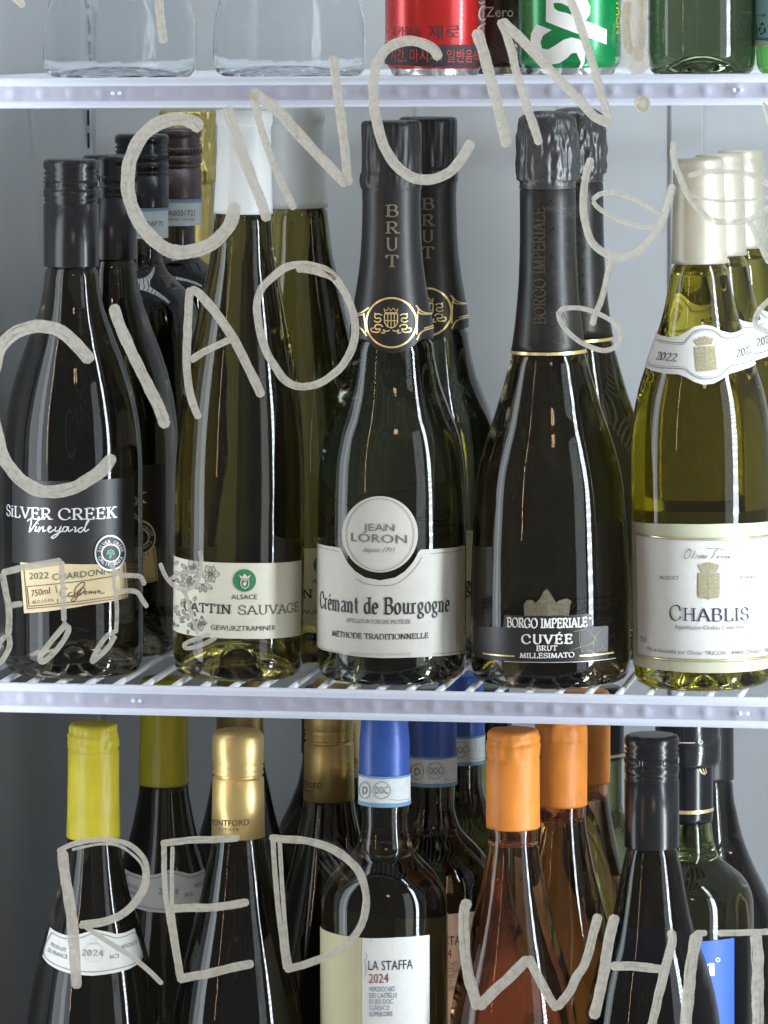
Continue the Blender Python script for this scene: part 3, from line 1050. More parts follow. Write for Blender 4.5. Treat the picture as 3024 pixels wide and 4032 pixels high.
k.text(serif_text('SAUVAGE', .12, .085, pen=30), (762, 742), (1415, 706), 98, **A)
k.build('lettering', M['ink_green'], lb)
k = b.ink(.0005)
rg = random.Random(11)
def leaf(k, x, y, a, l, w, ww=2.2):
    u = Vector((cos(a), sin(a))); n = Vector((-u.y, u.x)); c = Vector((x, y))
    k.ribbon([c, c + u * l * .3 + n * w, c + u * l * .7 + n * w * .8, c + u * l], ww, **A)
    k.ribbon([c, c + u * l * .3 - n * w, c + u * l * .7 - n * w * .8, c + u * l], ww, **A)
    k.ribbon([c, c + u * l * .9], ww * .7, **A)
def bloom(k, x, y, r, npet=6):
    for i in range(npet):
        a = i * 2 * pi / npet + rg.uniform(-.2, .2)
        leaf(k, x + 10 * cos(a), y + 10 * sin(a), a, r * rg.uniform(.8, 1.1), r * .38)
    for i in range(8):
        a = rg.uniform(0, 6.28)
        k.ribbon([(x, y), (x + r * .4 * cos(a), y + r * .4 * sin(a))], 2, **A)
bloom(k, 470, 305, 92)
for a_ in (1.9, .45, 2.6, 1.2):
    leaf(k, 385, 415, a_, 120 if a_ < 1 else 95, 24)
bloom(k, 290, 230, 80); bloom(k, 235, 390, 70); bloom(k, 360, 845, 70, 5)
for i in range(46):
    x, y = rg.uniform(62, 300), rg.uniform(190, 950)
    leaf(k, x, y, rg.uniform(0, 6.28), rg.uniform(40, 80), rg.uniform(9, 18), 2.4)
for i in range(10):
    leaf(k, rg.uniform(240, 400), rg.uniform(780, 930), rg.uniform(0, 6.28), rg.uniform(30, 60), 12)
k.build('flower_print', M['ink_grey'], lb)
ds = b.disc('green_crest', q(837, 373), 44.5, 44.5, M['green_disc'], e=.0006, parent=lb)
k = b.ink(.0010)
k.poly([(795, 352), (775, 308), (812, 332), (838, 294), (864, 332), (904, 308), (882, 352)], **A, lev=1)
k.ribbon([(800, 366), (880, 366), (881, 420), (868, 446), (838, 460), (810, 446), (797, 420), (800, 366)], 3.8, smooth=False, **A)
k.poly([(818, 398), (856, 376), (858, 418), (836, 438), (819, 424)], **A, lev=1)
k.build('crest_print', M['cream_paper'], lb)
CT = b
place(CT, 1169, 408, .132, 0.0, 'tall olive flute bottle with white capsule, right behind the green crest bottle', rotz=10, lean=-.012)

# ------------------------------------------------------------------ middle shelf, sparkling wine with the round medallion label
b = Round('sparkling_bottle', 'dark sparkling wine bottle with black BRUT foil and a white label under a round medallion', 'wine bottle', 'dark sparkling bottles with gold crest neck bands',
          1543, 1541, 472, Y1, 0.0, [(472, 107), (550, 112), (740, 112), (760, 108), (882, 110), (1003, 116), (1123, 131), (1214, 146), (1300, 157), (1425, 174), (1500, 191), (1605, 228), (1696, 262), (1823, 286), (1950, 293), (2100, 295), (2650, 295)])
z1 = b.zy(474)
b.body('glass_body', M['g_green'], z1 - .004, neck=b.zy(1326), punt=.030)
A = dict(sc=1.659, o=(1300, 400))
q = at(1.659, 1300, 400)
zl = b.zy(742)
def fold(r, z, a):
    t = min(max((z - zl) / .004, 0), 1)
    return r + .0005 * t * (1.7 * mnoise.noise(Vector((5 * cos(a), 5 * sin(a), z * 40))) + .5 * mnoise.noise(Vector((11 * cos(a), 11 * sin(a), z * 90)))), z
capsule(b, b.zy(1330), z1, M['black_foil'], rt=121 / b.k, lip=z1 - zl, wob=fold, name='foil')
nb = b.label('neck_band', [q(178, 1372), q(262, 1345), q(300, 1280), q(400, 1262), q(500, 1280), q(556, 1345), q(640, 1366), q(690, 1362)],
             [q(190, 1500), q(250, 1560), q(310, 1620), q(400, 1648), q(500, 1625), q(590, 1545), q(655, 1516), q(700, 1510)], M['black_foil'], e=.0012, ext=(-2.6, 2.6))
k = b.ink(.0016)
k.circle(q(400, 1443), 153 / 1.659, 7, ry=161 / 1.659)
for s_ in ([(170, 1388), (215, 1378), (262, 1345)], [(175, 1402), (235, 1388)], [(548, 1330), (590, 1372), (650, 1383), (690, 1368)], [(560, 1345), (580, 1385), (690, 1384)], [(185, 1470), (215, 1482), (250, 1530)], [(556, 1555), (590, 1500), (690, 1468)], [(600, 1480), (695, 1452)], [(232, 1380), (245, 1505)], [(560, 1370), (555, 1520)]):
    k.ribbon(s_, 5, **A)
k.build('gold_ring_print', M['gold_print'], nb)
k = b.ink(.0016)
k.ribbon([(358, 1385), (358, 1440), (375, 1468), (398, 1478), (422, 1468), (438, 1440), (438, 1385), (358, 1385)], 4, smooth=False, **A)
k.ribbon([(398, 1388), (398, 1476)], 3, **A); k.ribbon([(378, 1388), (378, 1465)], 3, **A); k.ribbon([(418, 1388), (418, 1465)], 3, **A)
k.ribbon([(360, 1430), (436, 1430)], 3, **A)
k.ribbon([(362, 1378), (355, 1350), (372, 1366), (382, 1346), (397, 1366), (412, 1346), (424, 1366), (440, 1350), (432, 1378), (362, 1378)], 3.4, smooth=False, **A)
for sg in (-1, 1):
    X = lambda x: 398 + sg * x
    k.ribbon([(X(55), 1395), (X(78), 1385), (X(100), 1395), (X(92), 1415), (X(70), 1412), (X(62), 1430), (X(85), 1440), (X(104), 1430)], 4.4, **A)
    k.ribbon([(X(50), 1470), (X(70), 1455), (X(98), 1462), (X(92), 1485), (X(66), 1484), (X(80), 1505), (X(118), 1500), (X(122), 1480), (X(106), 1478)], 5, **A)
    k.ribbon([(X(8), 1492), (X(30), 1500), (X(48), 1488), (X(40), 1512), (X(62), 1506)], 4.4, **A)
    k.ribbon([(X(92), 1390), (X(100), 1380)], 5, **A)
k.build('crest_print', M['gold_print'], nb)
k = b.ink(.0014)
for ch, y0, y1_ in (('B', 750, 674), ('R', 860, 784), ('U', 970, 892), ('T', 1080, 1003)):
    k.text(serif_text(ch, .17, .07), (364, y0), (444, y0), y0 - y1_, **A)
k.build('vertical_lettering', M['dull_gold'], b.parts['foil'])
A = dict(sc=2.011, o=(1200, 1800))
q = at(2.011, 1200, 1800)
lb = b.label('label', [q(110, 683), q(285, 716), q(300, 742), q(318, 790), q(345, 840), q(400, 902), q(480, 953), q(597, 975), q(715, 953), q(795, 902), q(850, 840), q(880, 790), q(898, 750), q(918, 731), q(1265, 697)],
             [q(110, 1507), q(250, 1548), q(400, 1575), q(600, 1590), q(800, 1587), q(1000, 1577), q(1265, 1548)], M['paper'], ext=(-1.75, None), n=150, rows=8)
md = b.disc('medallion', q(597, 610), 297 / 2.011, 302 / 2.011, M['paper'], e=.0006)
k = b.ink(.0010)
k.circle(q(597, 612), 264 / 2.011, 1.8, ry=284 / 2.011)
k.text(sans_text('JEAN'), (466, 580), (712, 584), 56, **A)
k.text(sans_text('LORON'), (372, 662), (808, 680), 66, **A)
k.text(sans_text('depuis 1711'), (462, 748), (706, 750), 36, shear=.35, **A)
k.build('medallion_print', M['ink_grey'], md)
k = b.ink()
k.text(serif_text('Crémant de Bourgogne', .20, .065), (128, 1186), (1140, 1214), 128, bow=-.0006, **A)
k.text(serif_text('MÉTHODE TRADITIONNELLE', .18, .08), (222, 1412), (976, 1430), 42, **A)
k.build('lettering', M['ink'], lb)
k = b.ink()
k.text(serif_text("APPELLATION D'ORIGINE PROTÉGÉE", .16, .08), (333, 1303), (836, 1315), 30, **A)
for s_ in ([(105, 704), (180, 726), (270, 748)], [(405, 962), (490, 1003), (605, 1016), (720, 1003), (830, 925), (905, 830), (925, 790)], [(990, 762), (1130, 752), (1255, 732)], [(98, 1500), (200, 1528), (300, 1550)], [(1010, 1558), (1150, 1548), (1258, 1534)]):
    k.ribbon(s_, 1.8, **A)
k.build('fine_print', M['ink_grey'], lb)
k = b.ink()
k.text(sans_text('PRODUIT DE FRANCE'), (350, 1562), (838, 1564), 18, **A)
k.build('fine_print', M['ink_pale'], lb)
CR = b
place(CR, 1686, 458, .154, 0.0, 'dark sparkling wine bottle with black BRUT foil, behind the round medallion label bottle', rotz=-2)

# ------------------------------------------------------------------ middle shelf, black label cuvée
b = Round('sparkling_bottle', 'wide dark sparkling bottle with crumpled black foil and a black villa label', 'wine bottle', 'wide dark sparkling bottles with crumpled black foil',
          2168, 2154, 437, Y1, 0.0, [(437, 104), (732, 104), (874, 104), (1077, 109), (1213, 120), (1369, 140), (1484, 170), (1620, 210), (1735, 250), (1840, 278), (1939, 293), (2187, 309), (2450, 316), (2650, 317)])
z1 = b.zy(439)
b.body('glass_body', M['g_brown'], z1 - .004, neck=b.zy(1384), punt=.030)
zl = b.zy(735)
capsule(b, b.zy(1388), zl + .002, M['black_foil'], ring=False, name='neck_sleeve', lip=.003)
cr = crumple(0, .0010, zl + .001, 4.0)
fo = b.cap('foil', [(b.R(zl) + .0002, zl - .0012), (b.R(zl) + .0014, zl - .0006)] +
           [(122 / b.k - (.0022 if t > .75 else 0) * (t - .75) * 4 - (.0018 if t < .1 else 0), zl + (z1 - .004 - zl) * t) for t in [i / 36 for i in range(37)]] +
           [(.0135, z1 - .002), (.011, z1 - .0006), (.006, z1 + .0004), (0, z1 + .0006)], M['crinkle_foil'], n=170, wob=cr)
A = dict(sc=1.659, o=(1300, 400))
q = at(1.659, 1300, 400)
gr = b.label('gold_ring', [q(1235, 1632), q(1430, 1640), q(1640, 1620)], [q(1235, 1652), q(1430, 1659), q(1640, 1644)], M['gold_print'], e=.0012, ext=(-2.2, 2.2), rows=2)
k = b.ink(.0013)
k.vtext(serif_text('BORGO IMPERIALE', .22, .08), q(1408, 1455), q(1402, 690), q(1338, 1455))
rg = random.Random(5)
k.build('raised_lettering', M['ink_faint'], b.parts['neck_sleeve'])
k = b.ink(.0012)
k2 = b.ink(.0013)
for i in range(11):
    y = 640 + i * 92
    x = 1400 + rg.uniform(-15, 25)
    for j in range(4):
        a = rg.uniform(-.9, .9) + (pi if j % 2 else 0)
        l = rg.uniform(40, 95)
        tgt = k if a > 1.5 else k2
        tgt.ribbon([(x + 40, y), (x + 40 + l * .5 * cos(a), y + l * .5 * sin(a) + 6), (x + 40 + l * cos(a), y + l * sin(a))], 1.6, **A)
        if a < 1.5:
            k2.ribbon([(1520, y + rg.uniform(-20, 20)), (1545, y + rg.uniform(-20, 40)), (1570, y + rg.uniform(-20, 40))], 2.2, **A)
k.build('branch_print', M['stopper'], b.parts['neck_sleeve'])
k2.build('branch_print', M['silver_print'] if False else M['ink_faint'], b.parts['neck_sleeve'])
A = dict(sc=2.765, o=(1880, 2250))
q = at(2.765, 1880, 2250)
lb = b.label('label', [q(-30, 592), q(285, 606), q(297, 470), q(700, 482), q(1240, 456), q(1256, 600), q(1420, 586)], [q(-30, 925), q(300, 973), q(640, 985), q(1040, 980), q(1420, 945)], M['black_label'], n=150)
b.label('edge_line', [q(300, 974), q(640, 984), q(1040, 981), q(1500, 938)], [q(300, 980), q(640, 990), q(1040, 987), q(1500, 944)], M['silver_print'], e=.0006, rows=1, parent=lb)
pa = b.label('branch_patch', [q(1120, 622), q(1250, 604), q(1415, 592)], [q(1120, 880), q(1250, 878), q(1410, 866)], M['grey_patch'], e=.0006, parent=lb)
k = b.ink(.0010)
for s_ in ([(1040, 655), (1100, 640), (1180, 630)], [(1110, 650), (1105, 740), (1120, 840), (1145, 880)], [(1190, 640), (1250, 700), (1300, 765)], [(1340, 625), (1290, 680), (1262, 730), (1250, 820)], [(1190, 840), (1230, 870), (1260, 885)], [(1340, 790), (1360, 815), (1300, 855)], [(1385, 825), (1350, 870)], [(1000, 860), (1120, 820), (1200, 800), (1255, 760)]):
    k.ribbon(s_, 2.4, **A)
k.build('branch_print', M['dull_gold'], pa)
k = b.ink()
k.text(serif_text('BORGO IMPERIALE', .24, .09, space=.03), (326, 600), (1190, 598), 102, **A)
k.circle(q(1222, 508), 3.5, 3)
k.text(serif_text('CUVÉE', .21, .09, space=.14), (482, 782), (1032, 780), 98, **A)
k.text(serif_text('BRUT', .20, .09), (642, 862), (866, 858), 54, **A)
k.text(serif_text('MILLESIMATO', .20, .09), (466, 938), (1052, 930), 54, **A)
k.build('lettering', M['white_print'], lb)
k = b.ink()
k.ribbon([(66, 892), (240, 912), (408, 922)], 5.5, **A); k.ribbon([(1106, 918), (1300, 905), (1476, 882)], 6.5, **A)
k.build('gold_line', M['gold_print'], lb)
vl = b.ink()
vil = [(520, 482), (512, 360), (545, 312), (595, 312), (640, 345), (690, 290), (722, 222), (752, 190), (782, 222), (835, 310), (855, 342), (905, 310), (970, 296), (1015, 320), (1002, 370), (985, 480)]
vl.poly(vil, **A, lev=1)
vo = vl.build('villa_emblem', M['villa_print'], lb)
k = b.ink(.0009)
k.ribbon(vil, 2, smooth=False, **A)
for x in (560, 610, 660, 830, 880, 930):
    k.ribbon([(x, 455), (x, 385), (x + 24, 385), (x + 24, 455), (x, 455)], 2, smooth=False, **A)
k.ribbon([(730, 470), (730, 390), (752, 360), (775, 390), (775, 470)], 2.4, **A)
k.ribbon([(540, 370), (640, 372)], 2, **A); k.ribbon([(850, 368), (980, 362)], 2, **A); k.ribbon([(720, 300), (752, 262), (785, 300)], 2, **A)
k.circle(q(985, 335), 6, 3)
k.build('villa_outline', M['dull_gold'], lb)
BG = b
place(BG, 2268, 426, .160, 0.0, 'wide dark sparkling bottle with crumpled black foil, behind the black villa label bottle', rotz=7)

# ------------------------------------------------------------------ middle shelf, pale yellow burgundy bottles
b = Round('wine_bottle', 'pale yellow wine bottle with silver capsule, its white CHABLIS label fully in front', 'wine bottle', 'pale yellow bottles with silver capsules',
          2770, 2750, 618, Y1, 0.0, [(618, 93), (740, 94), (800, 97), (1035, 105), (1095, 117), (1190, 136), (1284, 161), (1379, 197), (1442, 217), (1537, 247), (1640, 266), (1735, 274), (1820, 276), (2650, 276)])
z1 = b.zy(621)
b.body('glass_body', M['g_yellow'], z1 - .003, neck=b.zy(1032), fill=b.zy(1085))
capsule(b, b.zy(1036), z1, M['silver_cap'], rt=100 / b.k, lip=.0155)
A = dict(sc=2.9485, o=(2480, 2000))
q = at(2.9485, 2480, 2000)
lb = b.label('label', [q(60, 158), q(560, 185), q(1100, 182), q(1604, 155)], [q(90, 1832), q(400, 1885), q(880, 1915), q(1300, 1905), q(1604, 1862)], M['sage_paper'], ext=(-1.6, 1.5), n=100)
b.label('white_panel', [q(80, 305), q(420, 360), q(880, 380), q(1300, 368), q(1604, 335)], [q(105, 1700), q(400, 1735), q(880, 1748), q(1300, 1738), q(1604, 1700)], M['white_paper'], e=.0005, ext=(None, 1.18), n=100, parent=lb)
k = b.ink(.0008)
k.ribbon([(70, 296), (420, 346), (880, 364), (1300, 350), (1604, 318), (1660, 305)], 5, **A)
k.ribbon([(100, 1708), (400, 1752), (880, 1772), (1300, 1760), (1604, 1722), (1660, 1712)], 5, **A)
k.build('gold_line', M['gold_print'], lb)
k = b.ink(.0010)
for d in (-11, 13):
    k.ribbon([(70, 296 + d), (420, 346 + d), (880, 364 + d), (1300, 350 + d), (1604, 318 + d)], 1.3, **A)
    k.ribbon([(100, 1708 + d), (400, 1752 + d), (880, 1772 + d), (1300, 1760 + d), (1604, 1722 + d)], 1.3, **A)
k.ribbon([(80, 300), (92, 1000), (104, 1705)], 1.5, **A)
k.text(sans_text('PRODUCT'), (358, 828), (575, 830), 42, **A)
k.text(sans_text('OF FRANCE'), (1242, 826), (1496, 818), 42, **A)
k.text(sans_text('Appellation Chablis Contrôlée'), (528, 1398), (1322, 1396), 48, **A)
k.text(sans_text('75cl'), (140, 1552), (202, 1556), 66, **A)
k.text(sans_text('Mis en bouteille par Olivier TRICON - 89800 CHABLIS - FRANCE'), (212, 1640), (1640, 1645), 46, bow=-.0022, **A)
for s_ in ([(705, 470), (660, 500), (635, 560), (652, 588), (692, 560), (706, 500), (690, 472), (730, 500)], [(722, 585), (742, 545), (765, 495)], [(765, 585), (775, 548)], [(790, 546), (800, 585), (822, 546)], [(838, 546), (832, 585)], [(845, 572), (866, 550), (850, 546), (845, 580), (874, 578)], [(882, 550), (876, 585), (890, 560), (908, 550)],
           [(890, 462), (930, 472), (990, 464), (1085, 485)], [(1022, 480), (990, 500), (966, 560), (935, 585)], [(1022, 552), (1010, 588), (1030, 560), (1046, 555)], [(1062, 550), (1055, 585)], [(1092, 555), (1070, 570), (1086, 588)], [(1112, 555), (1096, 575), (1110, 587), (1122, 565), (1110, 555)], [(1142, 555), (1135, 585), (1156, 560), (1162, 585)]):
    k.ribbon(s_, 2.6, **A)
k.build('fine_print', M['ink_grey'], lb)
k = b.ink(.0010)
k.text(serif_text('C', .13, .045), (465, 1302), (602, 1302), 176, **A)
k.text(serif_text('HABLIS', .13, .045), (620, 1304), (1370, 1298), 148, **A)
k.build('lettering', M['ink_blue'], lb)
k = b.ink(.0010)
k.poly([(795, 668), (830, 645), (850, 668), (865, 640), (886, 633), (892, 660), (906, 630), (935, 630), (943, 660), (955, 636), (980, 640), (990, 668), (1010, 645), (1037, 668), (1005, 740), (835, 740)], **A, lev=1)
k.poly([(797, 752), (1040, 752), (1040, 1012), (1020, 1045), (935, 1050), (918, 1063), (900, 1050), (815, 1045), (797, 1012)], **A, lev=2)
cs = k.build('crest', M['ink_khaki'], lb)
k = b.ink(.0013)
k.ribbon([(918, 755), (918, 1060)], 2, **A)
for i in range(5):
    y = 800 + i * 50
    k.ribbon([(800, y), (830, y + 22), (860, y), (890, y + 22), (916, y)], 2.2, smooth=False, **A)
    k.ribbon([(930, y + 5), (960, y - 12), (985, y + 14), (1030, y - 4)], 2.0, **A)
k.ribbon([(838, 722), (918, 712), (1002, 722)], 2, **A)
k.build('crest_lines', M['ink_pale'], lb)
A = dict(sc=3.166, o=(2500, 1000))
q = at(3.166, 2500, 1000)
nl = b.label('neck_label', [q(285, 990), q(340, 1018), q(430, 1034), q(540, 1024), q(640, 975), q(740, 905), q(870, 880), q(980, 905), q(1080, 960), q(1180, 985), q(1250, 975), q(1318, 942)],
             [q(165, 1425), q(250, 1462), q(400, 1490), q(550, 1500), q(650, 1540), q(740, 1595), q(860, 1630), q(980, 1615), q(1080, 1560), q(1180, 1490), q(1350, 1438), q(1485, 1380)], M['white_paper'], e=.0004, n=110, rows=10, ext=(-1.75, 1.75))
k = b.ink(.0008)
for s_ in ([(270, 1062), (400, 1090), (600, 1105), (650, 1058), (740, 968), (870, 935), (1000, 965), (1090, 1040), (1200, 1045), (1345, 995)], [(172, 1372), (300, 1415), (600, 1430), (680, 1480), (780, 1540), (870, 1556), (980, 1545), (1080, 1500), (1180, 1402), (1350, 1362), (1470, 1312)]):
    k.ribbon(s_, 2.2, **A)
    k.ribbon([(x, y + (22 if y < 1200 else -24)) for x, y in s_], 1.0, **A)
k.text(serif_text('2022', .14, .05), (268, 1312), (515, 1338), 98, shear=.2, **A)
k.text(serif_text('2022', .14, .05), (1245, 1290), (1440, 1225), 96, shear=.2, **A)
k.build('year_print', M['ink'], nl)
k = b.ink(.0008)
k.poly([(735, 1082), (775, 1050), (795, 1085), (800, 1040), (840, 1030), (850, 1075), (862, 1024), (905, 1028), (908, 1075), (925, 1040), (975, 1050), (955, 1125), (780, 1140)], **A, lev=1)
k.poly([(745, 1156), (992, 1146), (1020, 1440), (900, 1456), (770, 1460)], **A, lev=2)
k.build('crest', M['ink_khaki'], nl)
k = b.ink(.0011)
k.ribbon([(878, 1152), (898, 1455)], 2, **A)
for i in range(5):
    y = 1195 + i * 52
    k.ribbon([(756, y), (790, y + 25), (825, y), (860, y + 25), (884, y)], 2, smooth=False, **A)
k.build('crest_lines', M['ink_pale'], nl)
CH = b
place(CH, 2829, 596, .146, 0.0, 'pale yellow wine bottle with a silver capsule, second of its row behind the CHABLIS label', rotz=2)
place(CH, 2916, 564, .232, 0.0, 'pale yellow wine bottle with a silver capsule, rearmost and highest capsule of its row', rotz=4)

# ------------------------------------------------------------------ bottom of the fridge: front row and what stands behind it
def yellow():
    b = Round('wine_bottle', 'dark wine bottle with bright yellow capsule and bright white 2024 collar label', 'wine bottle', 'yellow capsule bottles',
              368, 368, 2843, Y1, ZF, [(2843, 94), (2940, 94), (3293, 101), (3377, 113), (3506, 140), (3636, 181), (3765, 215), (3895, 243), (4024, 263), (4150, 275), (4300, 277)])
    z1 = b.zy(2846)
    b.body('glass_body', M['g_black'], z1 - .003, neck=b.zy(3290))
    wv = lambda r, z, a: (r + .0007 * mnoise.noise(Vector((4 * cos(a), 4 * sin(a), z * 60))) * (1 if z > z1 - .014 else .4) + (.0009 * mnoise.noise(Vector((1.5 * cos(a), 1.5 * sin(a), z * 700))) if z > z1 - .016 else 0), z)
    capsule(b, b.zy(3294), z1, M['yellow_cap'], rt=99 / b.k, lip=.0155, wob=wv)
    A = dict(sc=1.545, o=(0, 2600)); q = at(1.545, 0, 2600)
    nl = b.label('collar_label', [q(308, 1622), q(345, 1650), q(405, 1672), q(490, 1664), q(575, 1636), q(650, 1650), q(705, 1665), q(760, 1655), q(815, 1628)],
                 [q(262, 1800), q(300, 1848), q(360, 1882), q(430, 1905), q(560, 1918), q(700, 1900), q(780, 1878), q(830, 1850), q(868, 1800)], M['white_paper'], e=.0004, n=80)
    k = b.ink(.0008)
    k.ribbon([(320, 1655), (365, 1680), (410, 1692), (490, 1686), (575, 1658), (650, 1672), (705, 1687), (760, 1676), (812, 1655), (840, 1700), (862, 1770), (845, 1815), (800, 1848), (690, 1878), (560, 1894), (440, 1882), (350, 1854), (290, 1815), (272, 1780), (285, 1720), (320, 1655)], 2.4, **A)
    k.text(serif_text('2024', .14, .06, space=.2), (497, 1792), (628, 1796), 36, **A)
    k.text(sans_text('PRODUIT'), (312, 1735), (405, 1775), 24, **A)
    k.text(sans_text('DE FRANCE'), (296, 1770), (412, 1815), 24, **A)
    k.text(sans_text('RÉCOLTÉ'), (740, 1755), (830, 1720), 24, **A)
    k.text(sans_text('ICI'), (670, 1815), (720, 1805), 24, **A)
    k.build('collar_print', M['ink_grey'], nl)
    k = b.ink(.0008)
    k.circle(q(572, 1775), 38, 1.2); k.ribbon([(540, 1722), (605, 1722)], 1.4, **A); k.ribbon([(548, 1700), (572, 1690), (596, 1700)], 1.4, **A)
    k.build('collar_print', M['ink_pale'], nl)
    return b
YE = yellow()
place(YE, 645, 2650, .245, ZF, 'dark wine bottle with yellow capsule cut off by the rail, grey shaded collar label', rotz=6)


def gold():
    b = Round('wine_bottle', 'dark wine bottle with bright satin gold screw cap, behind the letter E', 'wine bottle', 'gold screw cap bottles',
              938, 938, 2872, Y1, ZF, [(2872, 98), (3290, 104), (3330, 108), (3423, 127), (3544, 152), (3664, 184), (3785, 214), (3905, 240), (4026, 260), (4150, 272), (4300, 274)])
    z1 = b.zy(2875)
    b.body('glass_body', M['g_black'], z1 - .003, neck=b.zy(3287))
    r = 101 / b.k; r2 = 105 / b.k; g = .0008
    z = lambda py: b.zy(py)
    b.cap('screw_cap', [(r2 - .001, z(3291)), (r2, z(3290)), (r, z(3062)), (r - g, z(3056)), (r - 2.4 * g, z(3050)), (r - .5 * g, z(3044)), (r, z(3040)), (r - 1.2 * g, z(3024)), (r, z(3018)), (r - g, z(3008)), (r, z(3000)), (r, z(2900)), (r - g, z(2890)), (r - .0014, z(2882)), (r - .003, z1), (0, z1)], M['gold_cap'])
    A = dict(sc=1.659, o=(700, 2700))
    keep = b.R
    b.R = pchip([z(3291), z(3062), z1], [r2, r, r])
    k = b.ink(.0003)
    k.text(sans_text('MONTFORD'), (226, 906), (466, 910), 40, **A)
    k.text(sans_text('ESTATE'), (270, 946), (400, 949), 18, **A)
    k.build('cap_lettering', M['ink_brown'], b.parts['screw_cap'])
    b.R = keep
    return b
GO = gold()
place(GO, 1296, 2800, .19, ZF, 'dark wine bottle with shaded gold screw cap, between front gold cap and blue capsule', rotz=-40)
place(GO, 1328, 2700, .275, ZF, 'dark wine bottle with gold cap, only a sliver visible left of the blue capsule', rotz=30)
place(GO, 946, 2700, .345, ZF, 'dark wine bottle with a tan gold cap, seen just above the front gold cap', rotz=-30)


def blue():
    b = Round('wine_bottle', 'dark wine bottle with bright blue capsule and white label dated 2024 in red', 'wine bottle', 'blue capsule bottles',
              1514, 1514, 2790, Y1, ZF, [(2790, 92), (3050, 94), (3180, 92), (3242, 90), (3290, 98), (3350, 122), (3380, 152), (3422, 194), (3459, 221), (3501, 240), (3543, 248), (3603, 250), (4300, 250)])
    z1 = b.zy(2790)
    b.body('glass_body', M['g_brown'], z1 - .003, neck=b.zy(3054), fill=b.zy(3275))
    capsule(b, b.zy(3058), z1, M['blue_cap'], ring=False)
    keep = b.R
    b.R = pchip([0, b.zy(3175), z1], [99 / b.k, 99 / b.k, 95 / b.k])
    st = b.label('tax_strip', [(1440, 3056), (1590, 3056)], [(1440, 3171), (1590, 3171)], M['pale_paper'], e=.0005, ext=(-pi * .98, pi * .98))
    b.label('strip_edge', [(1440, 3052), (1590, 3052)], [(1440, 3061), (1590, 3061)], M['blue_edge'], ext=(-pi * .98, pi * .98), e=.0008, rows=1, parent=st)
    b.label('strip_edge', [(1440, 3158), (1590, 3158)], [(1440, 3173), (1590, 3173)], M['blue_edge'], ext=(-pi * .98, pi * .98), e=.0008, rows=1, parent=st)
    A = dict(sc=1.661, o=(1400, 2700)); q = at(1.661, 1400, 2700)
    k = b.ink(.0009)
    k.text(sans_text('DOC'), (133, 704), (212, 704), 46, **A)
    k.circle(q(172, 683), 33, 2, ry=33)
    k.text(sans_text('D'), (52, 708), (82, 708), 50, **A)
    k.circle(q(66, 683), 20, 2, ry=32)
    k.ribbon([(225, 742), (280, 748), (345, 738)], 1.6, **A)
    k.build('strip_print', M['ink_grey'], st)
    b.R = keep
    lb = b.label('label', [(1290, 3667), (1360, 3684), (1450, 3694), (1570, 3690), (1690, 3680)], [(1290, 4230), (1450, 4260), (1690, 4245)], M['white_paper'], ext=(-1.35, None), n=90)
    b.label('beige_left_part', [(1290, 3667), (1360, 3684), (1424, 3692)], [(1290, 4230), (1424, 4257)], mat('beige_label_tone', (.52, .48, .30), .6), e=.0005, ext=(-1.35, None), n=30, parent=lb)  # left part of the label toned beige
    k = b.ink()
    k.text(sans_text('LA STAFFA'), (85, 1858), (372, 1848), 62, **A)
    k.build('lettering', M['ink_blue'], lb)
    k = b.ink()
    k.text(sans_text('2024'), (88, 1943), (217, 1940), 60, **A)
    k.build('lettering', M['ink_red'], lb)
    k = b.ink()
    for t_, x, y in (('VERDICCHIO', 258, 1996), ('DEI CASTELLI', 266, 2037), ('DI JESI DOC', 245, 2078), ('CLASSICO', 222, 2119), ('SUPERIORE', 242, 2159)):
        k.text(sans_text(t_), (90, y + 2), (x, y), 31, **A)
    for s_ in ([(65, 1745), (75, 1770), (62, 1800), (70, 1860), (60, 1900)], [(95, 1672), (110, 1662)]):
        k.ribbon(s_, 1.6, **A)
    k.build('lettering', mat('slate_blue_ink', (.10, .13, .24), .6), lb)
    return b
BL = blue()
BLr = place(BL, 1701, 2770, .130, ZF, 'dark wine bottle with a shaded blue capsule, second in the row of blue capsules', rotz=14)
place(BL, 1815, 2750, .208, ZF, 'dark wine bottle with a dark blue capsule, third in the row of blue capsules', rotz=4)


def orange():
    b = Round('wine_bottle', 'pink rosé bottle with orange capsule showing its whole top, behind the letter W', 'wine bottle', 'orange capsule bottles',
              2022, 2020, 2868, Y1, ZF, [(2868, 100), (3254, 100), (3302, 98), (3422, 115), (3543, 140), (3663, 171), (3784, 205), (3904, 234), (4024, 251), (4150, 257), (4300, 258)])
    z1 = b.zy(2871)
    b.body('glass_body', M['g_rose'], z1 - .003, neck=b.zy(3251), fill=b.zy(3325))
    wv = lambda r, z, a: (r + .0009 * mnoise.noise(Vector((3 * cos(a), 3 * sin(a), z * 80 + 5))) * (1 if z > z1 - .018 else .25) + (.0011 * mnoise.noise(Vector((1.5 * cos(a), 1.5 * sin(a), z * 600))) if z > z1 - .010 else 0), z)
    capsule(b, b.zy(3255), z1, M['orange_cap'], rt=104 / b.k, lip=.0175, wob=wv)
    return b
OR = orange()
place(OR, 2210, 2838, .137, ZF, 'pink rosé wine bottle with an orange capsule, second in the row of orange capsules', rotz=70)
place(OR, 2303, 2800, .217, ZF, 'pink rosé wine bottle with a shaded brownish orange capsule, third in its row', rotz=140)


